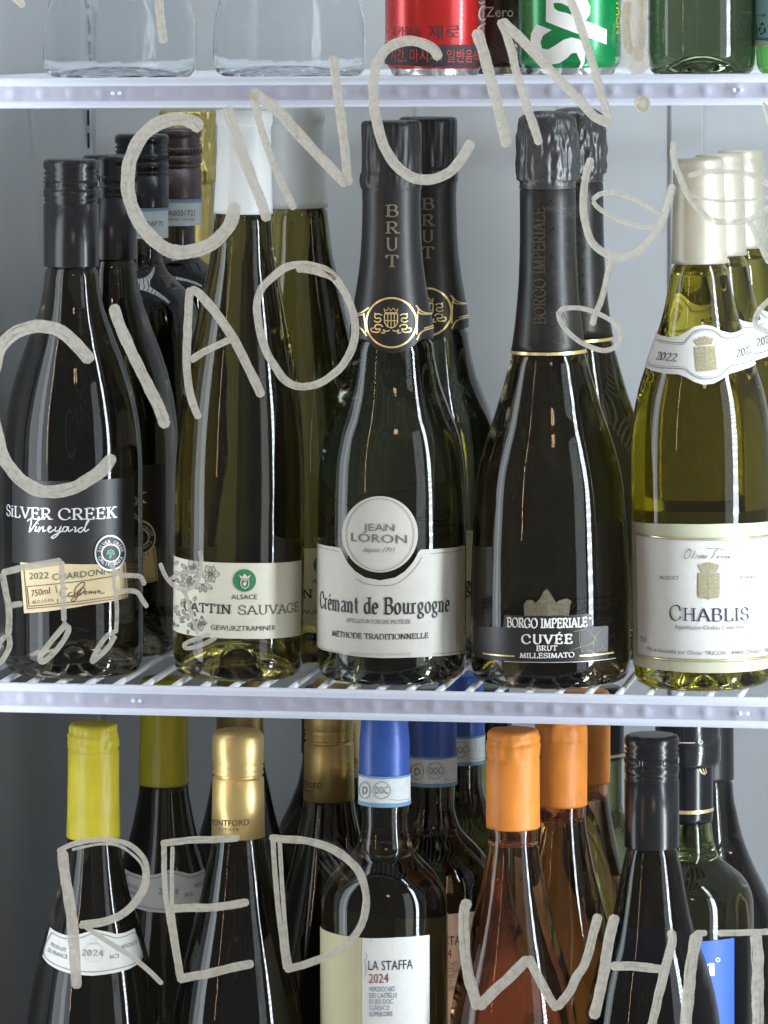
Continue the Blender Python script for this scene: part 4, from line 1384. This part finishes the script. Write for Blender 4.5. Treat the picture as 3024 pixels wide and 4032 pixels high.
def black2():
    b = Round('wine_bottle', 'dark wine bottle with satin black screw cap, behind the letter H', 'wine bottle', None,
              2568, 2566, 2890, Y1, ZF, [(2890, 100), (3330, 101), (3360, 104), (3423, 118), (3543, 141), (3664, 168), (3784, 212), (3905, 246), (4026, 268), (4150, 276), (4300, 277)])
    z1 = b.zy(2892)
    b.body('glass_body', M['g_black'], z1 - .002, neck=b.zy(3327))
    screw_cap(b, b.zy(3331), z1, 102 / b.k)
    return b
black2()


def green():
    b = Round('wine_bottle', 'leaf green wine bottle with blue label under a shiny black stopper', 'wine bottle', None,
              2712, 2710, 2850, .142, ZF, [(2850, 92), (3190, 92), (3230, 90), (3250, 92), (3302, 98), (3363, 116), (3411, 168), (3447, 211), (3495, 241), (3543, 254), (3604, 257), (4300, 257)])
    z1 = b.zy(2852)
    b.body('glass_body', M['g_leaf'], z1 - .003, neck=b.zy(3227), fill=b.zy(3330))
    capsule(b, b.zy(3231), z1, M['black_cap'], ring=False)
    b.label('gold_ring', [(2640, 3186), (2780, 3186)], [(2640, 3200), (2780, 3200)], M['gold_print'], e=.0011, ext=(-2.4, 2.4), rows=2)
    k = b.ink(.0012)
    A = dict(sc=1.66, o=(2200, 2700)); q = at(1.66, 2200, 2700)
    k.ribbon([(922, 520), (918, 545), (930, 568), (950, 578)], 5, **A); k.ribbon([(940, 518), (936, 545), (950, 572)], 4, **A); k.ribbon([(955, 520), (952, 545), (958, 570)], 3, **A)
    k.build('crest_print', M['gold_print'], b.parts['capsule'])
    # blue label, its right edge in view
    lb = b.label('label', [(2600, 3712), (2760, 3706), (2889, 3692)], [(2600, 4250), (2889, 4240)], M['blue_label'], e=.0004, ext=(-.9, None), n=60)
    k = b.ink(.0008)
    k.circle(q(1037, 1790), 7, 4)
    k.ribbon([(1002, 1812), (1004, 1895)], 14, smooth=False, **A)
    k.ribbon([(960, 1830), (985, 1815), (990, 1895)], 8, smooth=False, **A)
    k.build('label_print', M['white_print'], lb)
    # the stopper pushed over the neck: a thing of its own, lifted off by hand
    zt = b.zy(2830)
    s = Round('bottle_stopper', 'shiny black plastic stopper with small white marks over the green bottle neck', 'bottle stopper', None,
              2708, 2706, 2790, .142, ZF + b.zy(3012), [(2790, 132), (2990, 132)])
    r = 131 / s.k
    h = s.H
    pts = [(.0155, .001), (r - .004, 0), (r - .0012, .0008), (r, .003), (r + .0002, h * .35), (r, h * .5), (r - .0006, h * .52), (r - .0006, h * .92), (r - .004, h), (0, h + .0005)]
    s.cap('shell', pts, M['stopper'])
    s.R = pchip([0, h], [r, r])
    k = s.ink(.0004)
    k.ribbon([(788, 373), (890, 373)], 2.4, smooth=False, **A)
    k.circle(q(925, 368), 8, 2)
    k.poly([(925, 425), (910, 446), (941, 446)], **A, lev=0)
    k.build('white_marks', M['white_print'], s.parts['shell'])
green()

b = Round('wine_bottle', 'tall dark wine bottle with black capsule, rightmost of the bottom row', 'wine bottle', None,
          2792, 2790, 2750, .222, ZF, [(2750, 92), (3061, 94), (3150, 100), (3182, 107), (3302, 136), (3411, 180), (3495, 222), (3560, 248), (3680, 262), (4300, 264)])
z1 = b.zy(2750)
b.body('glass_body', M['g_red'], z1 - .003, neck=b.zy(3061))
capsule(b, b.zy(3065), z1, M['black_foil'], ring=False)

b = Round('wine_bottle', 'dark green wine bottle with a black capsule and gold ring, behind the orange capsules', 'wine bottle', None,
          2366, 2366, 2700, .297, ZF, [(2700, 86), (2977, 86), (3000, 82), (3160, 84), (3210, 96), (3260, 130), (3320, 175), (3400, 205), (3470, 214), (4300, 214)])
z1 = b.zy(2700)
b.body('glass_body', M['g_leaf'], z1 - .003, neck=b.zy(2981))
capsule(b, b.zy(2985), z1, M['black_cap'], ring=False)
b.label('gold_ring', [(2300, 2970), (2430, 2970)], [(2300, 2982), (2430, 2982)], M['gold_print'], e=.0012, ext=(-2.4, 2.4), rows=1)

b = Round('wine_bottle', 'green glass wine bottle with a gold neck ring, between the blue and orange capsules', 'wine bottle', None,
          1926, 1926, 2700, .292, ZF, [(2700, 84), (2974, 84), (3000, 80), (3130, 82), (3180, 100), (3240, 145), (3300, 185), (3380, 208), (3470, 214), (4300, 214)])
z1 = b.zy(2700)
b.body('glass_body', M['g_leaf'], z1 - .003, neck=b.zy(2978))
capsule(b, b.zy(2982), z1, M['black_cap'], ring=False)
b.label('gold_ring', [(1870, 2968), (1980, 2968)], [(1870, 2980), (1980, 2980)], M['gold_print'], e=.0012, ext=(-2.4, 2.4), rows=1)

b = Round('wine_bottle', 'very dark wine bottle with a black capsule, at the back behind the shaded gold caps', 'wine bottle', None,
          1302, 1302, 2700, .385, ZF, [(2700, 108), (2980, 112), (3060, 124), (3160, 160), (3260, 205), (3380, 226), (4300, 230)])
z1 = b.zy(2700)
b.body('glass_body', M['g_red'], z1 - .003, neck=b.zy(2956))
capsule(b, b.zy(2960), z1, M['black_foil'], ring=False)

# ------------------------------------------------------------------ upper shelf: cans, beer bottles, clear water bottles
def can(cx, cxt, hw, Y, skin, label, extra=None):
    s = Round('soda_can', label, 'soda can', None, cx, cxt, -500, Y, ZU, [(-500, hw), (200, hw)])
    r = hw / s.k
    h = .115
    s.R = pchip([0, h], [r, r])
    s.cap('can_body', [(r - .0028, .0042), (r - .0008, .0062), (r, .0085), (r, h - .012), (r - .001, h - .009), (r - .0045, h - .002)], skin, n=80)
    s.cap('can_base', [(0, .006), (r * .5, .005), (r * .72, .002), (r * .78, .0003), (r * .82, 0), (r * .86, .0008), (r - .0032, .0036), (r - .0026, .0043)], M['alu'], n=80)
    s.cap('can_lid', [(r - .0046, h - .0021), (r - .004, h), (r - .0046, h + .0008), (r - .0056, h), (r - .0066, h - .004), (0, h - .004)], M['alu'], n=80)
    return s


A = dict(sc=1.508, o=(1450, 0)); q = at(1.508, 1450, 0)
RC = can(1713, 1713, 198, .042, M['red_can'], 'bright red cola can with black Korean lettering, on the upper shelf')
k = RC.ink(.0003)
k.text(sans_text('제로'), (358, 228), (546, 226), 68, **A)
k.text(sans_text('코카콜라'), (140, 204), (316, 222), 46, **A)
k.build('black_lettering', M['ink'], RC.parts['can_body'])
RC.label('black_band', [q(112, 252), q(400, 268), q(688, 262)], [q(112, 380), q(400, 398), q(688, 392)], M['ink'], e=.0003, ext=(-2.2, 2.2), rows=3)
k = RC.ink(.0006)
k.text(sans_text('시간, 마시자. 일반음식'), (140, 358), (648, 366), 60, **A)
k.build('red_lettering', M['red_print'], RC.parts['black_band'])
k = RC.ink(.0003)
k.ribbon([(706, 60), (684, 36), (664, 52), (656, 84), (662, 112), (682, 120), (704, 104)], 7, **A)
k.ribbon([(655, 10), (668, 20), (690, 8)], 6, **A)
k.ribbon([(648, 168), (668, 152), (694, 140)], 7, **A)
k.build('white_script', M['white_print'], RC.parts['can_body'])
DC = can(1952, 1952, 182, .128, M['shaded_can'], 'cola can coloured dark brown for the shade between the red and green cans')
k = DC.ink(.0003)
k.text(sans_text('Zero'), (700, 100), (860, 100), 60, **A)
k.build('white_script', M['ink_pale'], DC.parts['can_body'])
GC = can(2244, 2244, 203, .044, M['green_can'], 'green lemon-lime soda can with large white sideways lettering, on the upper shelf')
k = GC.ink(.0003)
# big white letters lying on their side
k.poly([(1000, 143), (1090, 178), (1040, 210), (1024, 250), (1034, 288), (1068, 294), (1110, 270), (1160, 236), (1205, 222), (1252, 232), (1278, 262), (1286, 310), (1268, 324), (1236, 314), (1206, 318), (1180, 346), (1138, 374), (1086, 384), (1034, 366), (988, 318), (964, 262), (968, 200)], **A, lev=3)
k.poly([(1236, 314), (1268, 324), (1286, 310), (1284, 372), (1268, 402), (1246, 412), (1262, 372)], **A, lev=2)
k.poly([(1058, -60), (1100, -60), (1100, 20), (1106, 50), (1130, 66), (1180, 78), (1290, 122), (1414, 176), (1412, 264), (1300, 222), (1150, 166), (1056, 128)], **A, lev=3)
k.poly([(1100, -60), (1100, 20), (1120, 16), (1150, 20), (1190, 40), (1206, 60), (1204, 86), (1290, 122), (1316, 84), (1318, 40), (1296, -10), (1260, -60)], **A, lev=3)
k.text(sans_text('350ml'), (1464, 372), (1500, 366), 34, **A)
k.build('white_lettering', M['white_print'], GC.parts['can_body'])
k = GC.ink(.0003)
k.vtext(sans_text('LYMON'), q(1470, -30), q(1470, 200), q(1492, -30))
k.build('yellow_lettering', M['yellow_print'], GC.parts['can_body'])

b = Round('beer_bottle', 'dark green glass bottle with raised rings, beside the painted exclamation mark', 'glass bottle', None,
          2764, 2764, -900, .050, ZU, [(-900, 80), (-620, 90), (-350, 200), (-250, 213), (60, 213), (68, 216), (76, 213), (114, 213), (122, 216), (130, 213), (260, 212)])
b.body('glass_body', M['g_beer'], b.zy(-900), punt=.012)
capsule(b, b.zy(-840), b.zy(-905), M['gold_cap'], ring=False, name='crown_cap')
b = Round('glass_bottle', 'lime green bottle with a pale teal label at the right end of the upper shelf', 'glass bottle', None,
          3178, 3178, -900, .050, ZU, [(-900, 80), (-620, 90), (-350, 190), (-250, 202), (260, 202)])
b.body('glass_body', M['g_lime'], b.zy(-900), punt=.012)
A = dict(sc=2.659, o=(2400, 0)); q = at(2.659, 2400, 0)
lb = b.label('label', [(2990, -300), (3100, -290), (3300, -290)], [(2990, 158), (3060, 164), (3180, 170), (3330, 165)], M['teal_paper'], e=.0004, ext=(-1.5, 1.5))
b.label('white_edge', [(2990, 159), (3060, 165), (3180, 171), (3330, 166)], [(2990, 181), (3060, 185), (3180, 190), (3330, 186)], M['white_paper'], e=.0005, ext=(-1.5, 1.5), rows=2, parent=lb)
k = b.ink(.0008)
k.ribbon([(1585, 330), (1578, 300), (1600, 285)], 6, smooth=False, **A); k.ribbon([(1596, 262), (1610, 240), (1626, 262)], 6, smooth=False, **A)
k.ribbon([(1634, 290), (1640, 330), (1622, 345)], 6, smooth=False, **A); k.ribbon([(1590, 350), (1615, 355)], 6, smooth=False, **A)
k.ribbon([(1548, 250), (1556, 370), (1580, 396), (1640, 402), (1720, 404)], 2.6, **A)
k.ribbon([(1540, 412), (1600, 416), (1720, 420)], 3, **A)
k.text(sans_text('ml 360'), (1570, 170), (1650, 172), 26, **A)
k.build('label_print', M['ink_blue'], lb)


def water(cx, hw, Y, label):
    s = Round('water_bottle', label, 'water bottle', 'clear plastic bottles on the upper shelf', cx, cx, -900, Y, ZU, [(-900, hw), (200, hw)])
    r = hw / s.k
    h = .30

    def w(rr, z, a):
        # rounded square with a pinched, crinkled waist
        q4 = 1 + .055 * cos(4 * a)
        n = mnoise.noise(Vector((4 * cos(a), 4 * sin(a), z * 90)))
        pin = math.exp(-((z - .046) / .009) ** 2)
        nn = mnoise.noise(Vector((2 * cos(a), 2 * sin(a), z * 12)))
        return rr * q4 * (1 - .09 * pin) + pin * .0022 * n + .0005 * nn, z
    prof = [(0, .005), (r * .35, .0048), (r * .6, .003), (r * .78, .0008), (r * .86, 0), (r * .93, .0012), (r * .98, .0045), (r, .010)]
    prof += [(r, .010 + .0022 * i) for i in range(1, 70)]
    prof += [(r * .96, .185), (r * .8, .21), (r * .5, .24), (.014, .26), (.014, .285), (0, .286)]
    v, f = lathe(prof, 96, wob=w)
    t = .0009
    v2, f2 = lathe([(max(a - t, 0), z + t * (1 if z < .02 else 0)) for a, z in prof[:-1]] + [(0, .2845)], 96, wob=w)
    o = len(v)
    ob = obj('bottle_shell', v + v2, f + [tuple(o + i for i in reversed(p)) for p in f2], M['pet'], s.root)
    return s


water(470, 292, .060, 'clear empty plastic bottle with a crinkled waist, at the left end of the upper shelf')
water(1140, 292, .060, 'clear empty plastic bottle with a crinkled waist, next to the red cola can')

# ------------------------------------------------------------------ the glass door and what is painted on it
YD = -.172
door = empty('glass_door', 'clear glass fridge door painted with CIN CIN, CIAO, RED and drawings in pale marker', 'glass door', None, Matrix.Translation((0, YD, 0)))
v, f = box(-.40, .68, 0, .004, -.45, .85)
obj('pane', v, f, M['pane'], door, smooth=False)
_n = [0]


def stroke_mesh(strokes, sc=1.0, o=(0, 0)):
    """strokes: (points, width in photo pixels, curved?) -> verts, faces, uvs of marker strokes lying on the pane"""
    V, Fc, UV = [], [], []
    for st in strokes:
        pts, w = st[0], st[1] * 1.07
        curved = st[2] if len(st) > 2 else True
        _n[0] += 1
        y = -.0002 - _n[0] * 1.2e-5
        pts = [(o[0] + p[0] / sc, o[1] + p[1] / sc) for p in pts]
        pp = catmull(pts, 3.5) if curved else dense(pts, 3.5)
        d = [0.0]
        for a, c in zip(pp, pp[1:]):
            d.append(d[-1] + (c - a).length)
        tot = d[-1]
        sd = _n[0] * 3.7
        base = len(V)
        for i, p in enumerate(pp):
            a, c = pp[max(i - 1, 0)], pp[min(i + 1, len(pp) - 1)]
            t = (c - a)
            t = t.normalized() if t.length > 1e-6 else Vector((1, 0))
            nrm = Vector((-t.y, t.x))
            e = min(d[i], tot - d[i])
            cap = .50 + .50 * min(1.0, e / (w * .30))
            wl = w * .5 * cap * (1 + .17 * mnoise.noise(Vector((d[i] / 60, sd, 0))) + .07 * mnoise.noise(Vector((d[i] / 9, sd, 4))))
            wr = w * .5 * cap * (1 + .17 * mnoise.noise(Vector((d[i] / 60, sd, 9))) + .07 * mnoise.noise(Vector((d[i] / 9, sd, 14))))
            for kx, (off, u) in enumerate(((-wl, 0.0), (-wl * .5, .25), (0, .5), (wr * .5, .75), (wr, 1.0))):
                q_ = P(*(p + nrm * off), YD)
                V.append((q_.x, y - (.00010 if kx in (1, 2, 3) else 0), q_.z))
                UV.append((u * .35 + sd, d[i] / 6800 * 8))
            if i:
                k0 = base + (i - 1) * 5
                for kx in range(4):
                    Fc.append((k0 + kx, k0 + kx + 1, k0 + kx + 6, k0 + kx + 5))
    return V, Fc, UV


def paint(name, strokes, sc=1.0, o=(0, 0), m='chalk'):
    V, Fc, UV = stroke_mesh(strokes, sc, o)
    # streaks run along the stroke: u is stretched across, v along
    return obj(name, V, Fc, M[m], door, smooth=False, uvs=[(a[1], a[0]) for a in UV])


c1 = dict(sc=1.659, o=(0, 400)); c5 = dict(sc=1.659, o=(600, 400)); cA = dict(sc=1.097, o=(0, 0)); cB = dict(sc=1.0215, o=(1400, 0))
c4 = dict(sc=1.659, o=(0, 1600)); c6 = dict(sc=1.659, o=(600, 1600)); cR = dict(sc=1.476, o=(1900, 400))
# CIN
paint('letter', [([(1310, 190), (1270, 140), (1200, 118), (1110, 118), (1010, 158), (920, 240), (855, 370), (835, 500), (848, 640), (900, 770), (980, 880), (1070, 955), (1170, 985), (1270, 975), (1360, 940), (1440, 880), (1500, 800), (1528, 720), (1530, 660)], 50)], **c1)
paint('letter', [([(485, 30), (525, 160), (585, 330), (650, 500), (710, 650), (755, 780)], 40)], **c5)
paint('letter', [([(1092, 395), (1130, 560), (1195, 740), (1272, 905)], 28), ([(1085, 392), (1200, 480), (1350, 645), (1500, 800)], 40), ([(1505, 800), (1490, 650), (1465, 450), (1452, 350), (1438, 240)], 36)], **cA)
# CIN
paint('letter', [([(338, 240), (310, 195), (240, 166), (170, 172), (112, 212), (78, 290), (72, 400), (88, 500), (120, 600), (170, 672), (240, 716), (310, 720), (380, 690), (432, 630), (466, 565)], 38)], **cB)
paint('letter', [([(485, 118), (520, 230), (560, 380), (590, 500), (610, 592)], 42)], **cB)
paint('letter', [([(582, 78), (620, 180), (650, 300), (690, 430), (742, 582)], 32), ([(585, 80), (680, 172), (790, 290), (900, 402), (960, 468), (1022, 496)], 36), ([(1028, 500), (990, 380), (960, 280), (930, 180), (900, 90), (865, 0), (846, -50)], 32)], **cB)
ex = dict(sc=2.659, o=(2400, 0))
paint('exclamation_mark', [([(290, -60), (262, 60), (250, 200), (252, 340), (262, 480), (280, 600), (292, 700), (296, 775)], 84), ([(205, 20), (172, 150), (168, 300), (195, 440), (232, 560)], 36), ([(340, -30), (352, 120), (345, 300), (322, 480), (308, 640)], 30),
                           ([(345, 1010), (345, 1170)], 62, False), ([(300, 1060), (340, 1025), (392, 1050), (400, 1100), (360, 1160), (320, 1140), (296, 1090)], 14)], **ex)
paint('letter', [([(1640, 410), (1650, 450), (1665, 500)], 14)], **cB)
# strokes from the line above
paint('letter', [([(1036, -40), (1042, 60), (1056, 180), (1070, 285)], 34)], sc=1.659, o=(0, 0))
paint('letter', [([(70, -40), (130, 15), (150, 50)], 30), ([(870, -20), (876, 5)], 12, False)], sc=1.659, o=(0, 0))
# CIAO
paint('letter', [([(600, 1700), (560, 1652), (490, 1580), (420, 1512), (330, 1476), (230, 1470), (120, 1500), (40, 1560), (-10, 1640), (-45, 1800), (-52, 1980), (-30, 2120), (10, 2290), (60, 2385), (150, 2480), (250, 2538), (350, 2548), (450, 2532), (560, 2482), (650, 2420), (715, 2350), (735, 2305)], 48)], **c1)
paint('letter', [([(742, 1325), (790, 1480), (870, 1650), (950, 1820), (1030, 1980), (1088, 2130)], 42)], **c1)
paint('letter', [([(247, 1215), (236, 1400), (226, 1600), (226, 1750), (246, 1900), (272, 1990), (305, 2072)], 30), ([(245, 1222), (310, 1258), (400, 1360), (520, 1530), (620, 1720), (718, 1928)], 34), ([(248, 1692), (360, 1622), (530, 1545)], 26)], **c5)
paint('letter', [([(1195, 1165), (1170, 1130), (1100, 1088), (980, 1064), (870, 1085), (780, 1150), (715, 1222), (685, 1330), (700, 1480), (740, 1620), (800, 1730), (870, 1820), (960, 1860), (1060, 1850), (1160, 1800), (1250, 1710), (1310, 1600), (1326, 1490), (1310, 1370), (1260, 1250), (1185, 1150), (1090, 1110), (1000, 1092), (940, 1090)], 29)], **c5)
# wine glasses, right
paint('wine_glass_drawing', [([(632, 325), (598, 450), (586, 600), (600, 720), (640, 820), (710, 880), (800, 906), (890, 880), (960, 820), (1030, 720), (1072, 620), (1108, 480)], 28),
                             ([(638, 572), (690, 536), (760, 530), (850, 555), (950, 600), (1045, 655)], 19), ([(640, 578), (690, 630), (800, 690), (920, 726), (1005, 732)], 18),
                             ([(752, 915), (722, 1030), (692, 1150), (655, 1240), (640, 1302)], 23),
                             ([(445, 1235), (470, 1204), (570, 1200), (680, 1235), (770, 1290), (806, 1350), (790, 1410), (720, 1446), (640, 1430), (560, 1390), (490, 1330), (450, 1270), (440, 1215)], 18)], **cR, m='chalk')
paint('wine_glass_drawing', [([(1110, 230), (1112, 330), (1150, 440), (1200, 550), (1270, 640), (1340, 690), (1430, 702), (1540, 690), (1620, 650), (1690, 600)], 24),
                             ([(1195, 432), (1300, 410), (1450, 408), (1570, 430), (1690, 500)], 20), ([(1200, 538), (1300, 565), (1400, 578), (1550, 570), (1680, 552)], 12),
                             ([(1550, 695), (1600, 800), (1670, 940)], 22), ([(1680, 1140), (1612, 1210), (1586, 1270), (1602, 1312), (1680, 1345)], 20)], **cR, m='chalk_thin')
# music notes, left
paint('music_note_drawing', [([(405, 1008), (280, 1030), (150, 1052), (12, 1088)], 26, False), ([(15, 1088), (42, 1220), (56, 1300), (62, 1400), (56, 1490)], 24), ([(150, 1285), (45, 1306)], 22, False), ([(56, 1482), (66, 1560), (30, 1640), (-20, 1690)], 20), ([(52, 1490), (10, 1530), (-20, 1600)], 18),
                             ([(402, 1008), (412, 1150), (416, 1290), (422, 1405)], 21), ([(440, 1412), (380, 1480), (300, 1580), (264, 1650), (296, 1662), (380, 1580), (444, 1480), (448, 1425)], 21)], **c4, m='chalk_thin')
paint('music_note_drawing', [([(728, 1015), (750, 1070), (800, 1100), (870, 1104), (920, 1116), (948, 1168)], 18), ([(758, 1210), (850, 1204), (900, 1216), (930, 1260), (964, 1314)], 18), ([(738, 1085), (755, 1210), (766, 1330), (760, 1480)], 15),
                             ([(762, 1465), (700, 1500), (640, 1580), (604, 1664), (650, 1632), (710, 1570), (758, 1495)], 18)], **c4, m='chalk_thin')
# small wine glass
paint('wine_glass_drawing', [([(52, 1022), (80, 1090), (110, 1140), (150, 1176), (210, 1196), (270, 1176), (310, 1110), (322, 1020), (314, 940)], 16), ([(112, 1132), (180, 1090), (295, 1074)], 13),
                             ([(214, 1200), (240, 1300), (270, 1400), (300, 1492)], 14), ([(380, 1486), (300, 1512), (215, 1552), (228, 1578), (300, 1566), (370, 1536), (420, 1508)], 16)], **c6, m='chalk_thin')
# RED
cL = dict(sc=1.545, o=(0, 2600)); cM = dict(sc=1.659, o=(700, 2700)); cN = dict(sc=1.661, o=(1400, 2700)); cO = dict(sc=1.66, o=(2200, 2700))
paint('letter', [([(382, 1150), (396, 1300), (430, 1500), (446, 1650), (460, 1850), (470, 1995)], 40), ([(352, 1166), (430, 1122), (550, 1094), (680, 1092), (780, 1116), (860, 1180), (896, 1260), (892, 1360), (850, 1450), (770, 1535), (650, 1592), (550, 1610), (482, 1612)], 20),
                 ([(440, 1150), (600, 1118), (710, 1122), (800, 1172), (868, 1250), (870, 1350), (820, 1450), (740, 1528), (640, 1570), (490, 1592)], 10), ([(520, 1618), (640, 1698), (800, 1800), (900, 1880), (990, 1968)], 19)], **cL)
paint('letter', [([(1000, 1110), (1002, 1300), (1020, 1500), (1056, 1700), (1092, 1930)], 20), ([(1052, 1130), (1048, 1300), (1050, 1500), (1075, 1700), (1110, 1920)], 15), ([(980, 1114), (1150, 1092), (1300, 1088), (1460, 1078)], 26, False), ([(1050, 1508), (1250, 1502), (1400, 1490), (1516, 1466)], 30, False), ([(1080, 1936), (1250, 1908), (1400, 1872), (1545, 1840)], 32, False)], **cL)
paint('letter', [([(622, 985), (636, 1200), (658, 1450), (688, 1700), (706, 1852)], 19), ([(668, 1000), (678, 1200), (694, 1450), (716, 1700), (738, 1840)], 16), ([(600, 990), (720, 1002), (850, 1012), (980, 1050), (1100, 1122), (1190, 1220), (1230, 1350), (1225, 1480), (1180, 1600), (1090, 1700), (960, 1770), (820, 1822), (700, 1852)], 29)], **cM)
# WHIT
paint('letter', [([(738, 1395), (712, 1480), (712, 1650), (732, 1850), (770, 2000), (802, 2115)], 40), ([(800, 2108), (900, 2002), (1020, 1892), (1135, 1775)], 40, False), ([(1128, 1768), (1180, 1870), (1240, 1990), (1322, 2118)], 34, False), ([(1312, 2110), (1400, 2000), (1450, 1900), (1500, 1820), (1535, 1700), (1562, 1600), (1590, 1490)], 34)], **cN)
paint('letter', [([(372, 1495), (332, 1650), (300, 1850), (270, 2000), (228, 2175)], 40), ([(340, 1832), (500, 1830), (690, 1852)], 32, False), ([(735, 1595), (742, 1680), (700, 1830), (660, 2000), (606, 2240)], 34)], **cO)
paint('letter', [([(908, 1612), (870, 1800), (850, 2000), (828, 2260)], 44), ([(890, 1614), (972, 1614)], 24, False)], **cO)
paint('letter', [([(1040, 1615), (1200, 1612), (1400, 1604)], 24, False), ([(1288, 1615), (1302, 1800), (1302, 2000), (1304, 2260)], 44)], **cO)

# hand smears left on the pane, plus pale patches painted in for reflections
m = bpy.data.materials.new('smear_glare_film')
m.use_nodes = True
nt = m.node_tree
nt.nodes.remove(nt.nodes['Principled BSDF'])
df = nt.nodes.new('ShaderNodeBsdfDiffuse'); df.inputs[0].default_value = (0.8, 0.8, 0.8, 1)
tl = nt.nodes.new('ShaderNodeBsdfTranslucent'); tl.inputs[0].default_value = (0.8, 0.8, 0.8, 1)
ad = nt.nodes.new('ShaderNodeMixShader')
nt.links.new(df.outputs[0], ad.inputs[1]); nt.links.new(tl.outputs[0], ad.inputs[2])
tp = nt.nodes.new('ShaderNodeBsdfTransparent')
mx = nt.nodes.new('ShaderNodeMixShader')
tc = nt.nodes.new('ShaderNodeTexCoord')
mp = nt.nodes.new('ShaderNodeMapping'); mp.inputs['Scale'].default_value = (1.2, 9, 1)
nt.links.new(tc.outputs['UV'], mp.inputs[0])
nz = nt.nodes.new('ShaderNodeTexNoise'); nz.inputs['Scale'].default_value = 1.6; nz.inputs['Detail'].default_value = 5
nt.links.new(mp.outputs[0], nz.inputs['Vector'])
gr = nt.nodes.new('ShaderNodeTexGradient'); gr.gradient_type = 'SPHERICAL'
m3 = nt.nodes.new('ShaderNodeMapping'); m3.inputs['Location'].default_value = (-1, -1, 0); m3.inputs['Scale'].default_value = (2, 2, 1)
nt.links.new(tc.outputs['UV'], m3.inputs[0]); nt.links.new(m3.outputs[0], gr.inputs[0])
mr = nt.nodes.new('ShaderNodeMapRange'); mr.inputs[1].default_value = 0.45; mr.inputs[2].default_value = 0.75; mr.inputs[4].default_value = 0.5
nt.links.new(nz.outputs['Fac'], mr.inputs[0])
mu = nt.nodes.new('ShaderNodeMath'); mu.operation = 'MULTIPLY'
nt.links.new(mr.outputs[0], mu.inputs[0]); nt.links.new(gr.outputs['Fac'], mu.inputs[1])
nt.links.new(mu.outputs[0], mx.inputs[0]); nt.links.new(tp.outputs[0], mx.inputs[1]); nt.links.new(ad.outputs[0], mx.inputs[2])
nt.links.new(mx.outputs[0], nt.nodes['Material Output'].inputs['Surface'])
for cx, cy_, w, h, a in ((1000, 95, 190, 150, -.3), (1330, 3380, 230, 200, .9), (2230, 830, 180, 70, .2), (2440, 130, 130, 260, 1.4)):
    pts = []
    for sx, sy in ((-.5, -.5), (.5, -.5), (.5, .5), (-.5, .5)):
        x, y = sx * w, sy * h
        q_ = P(cx + x * cos(a) - y * sin(a), cy_ + x * sin(a) + y * cos(a), YD)
        pts.append((q_.x, -.00012, q_.z))
    obj('smear_glare', pts, [(0, 1, 2, 3)], m, door, smooth=False, uvs=[(0, 0), (1, 0), (1, 1), (0, 1)])
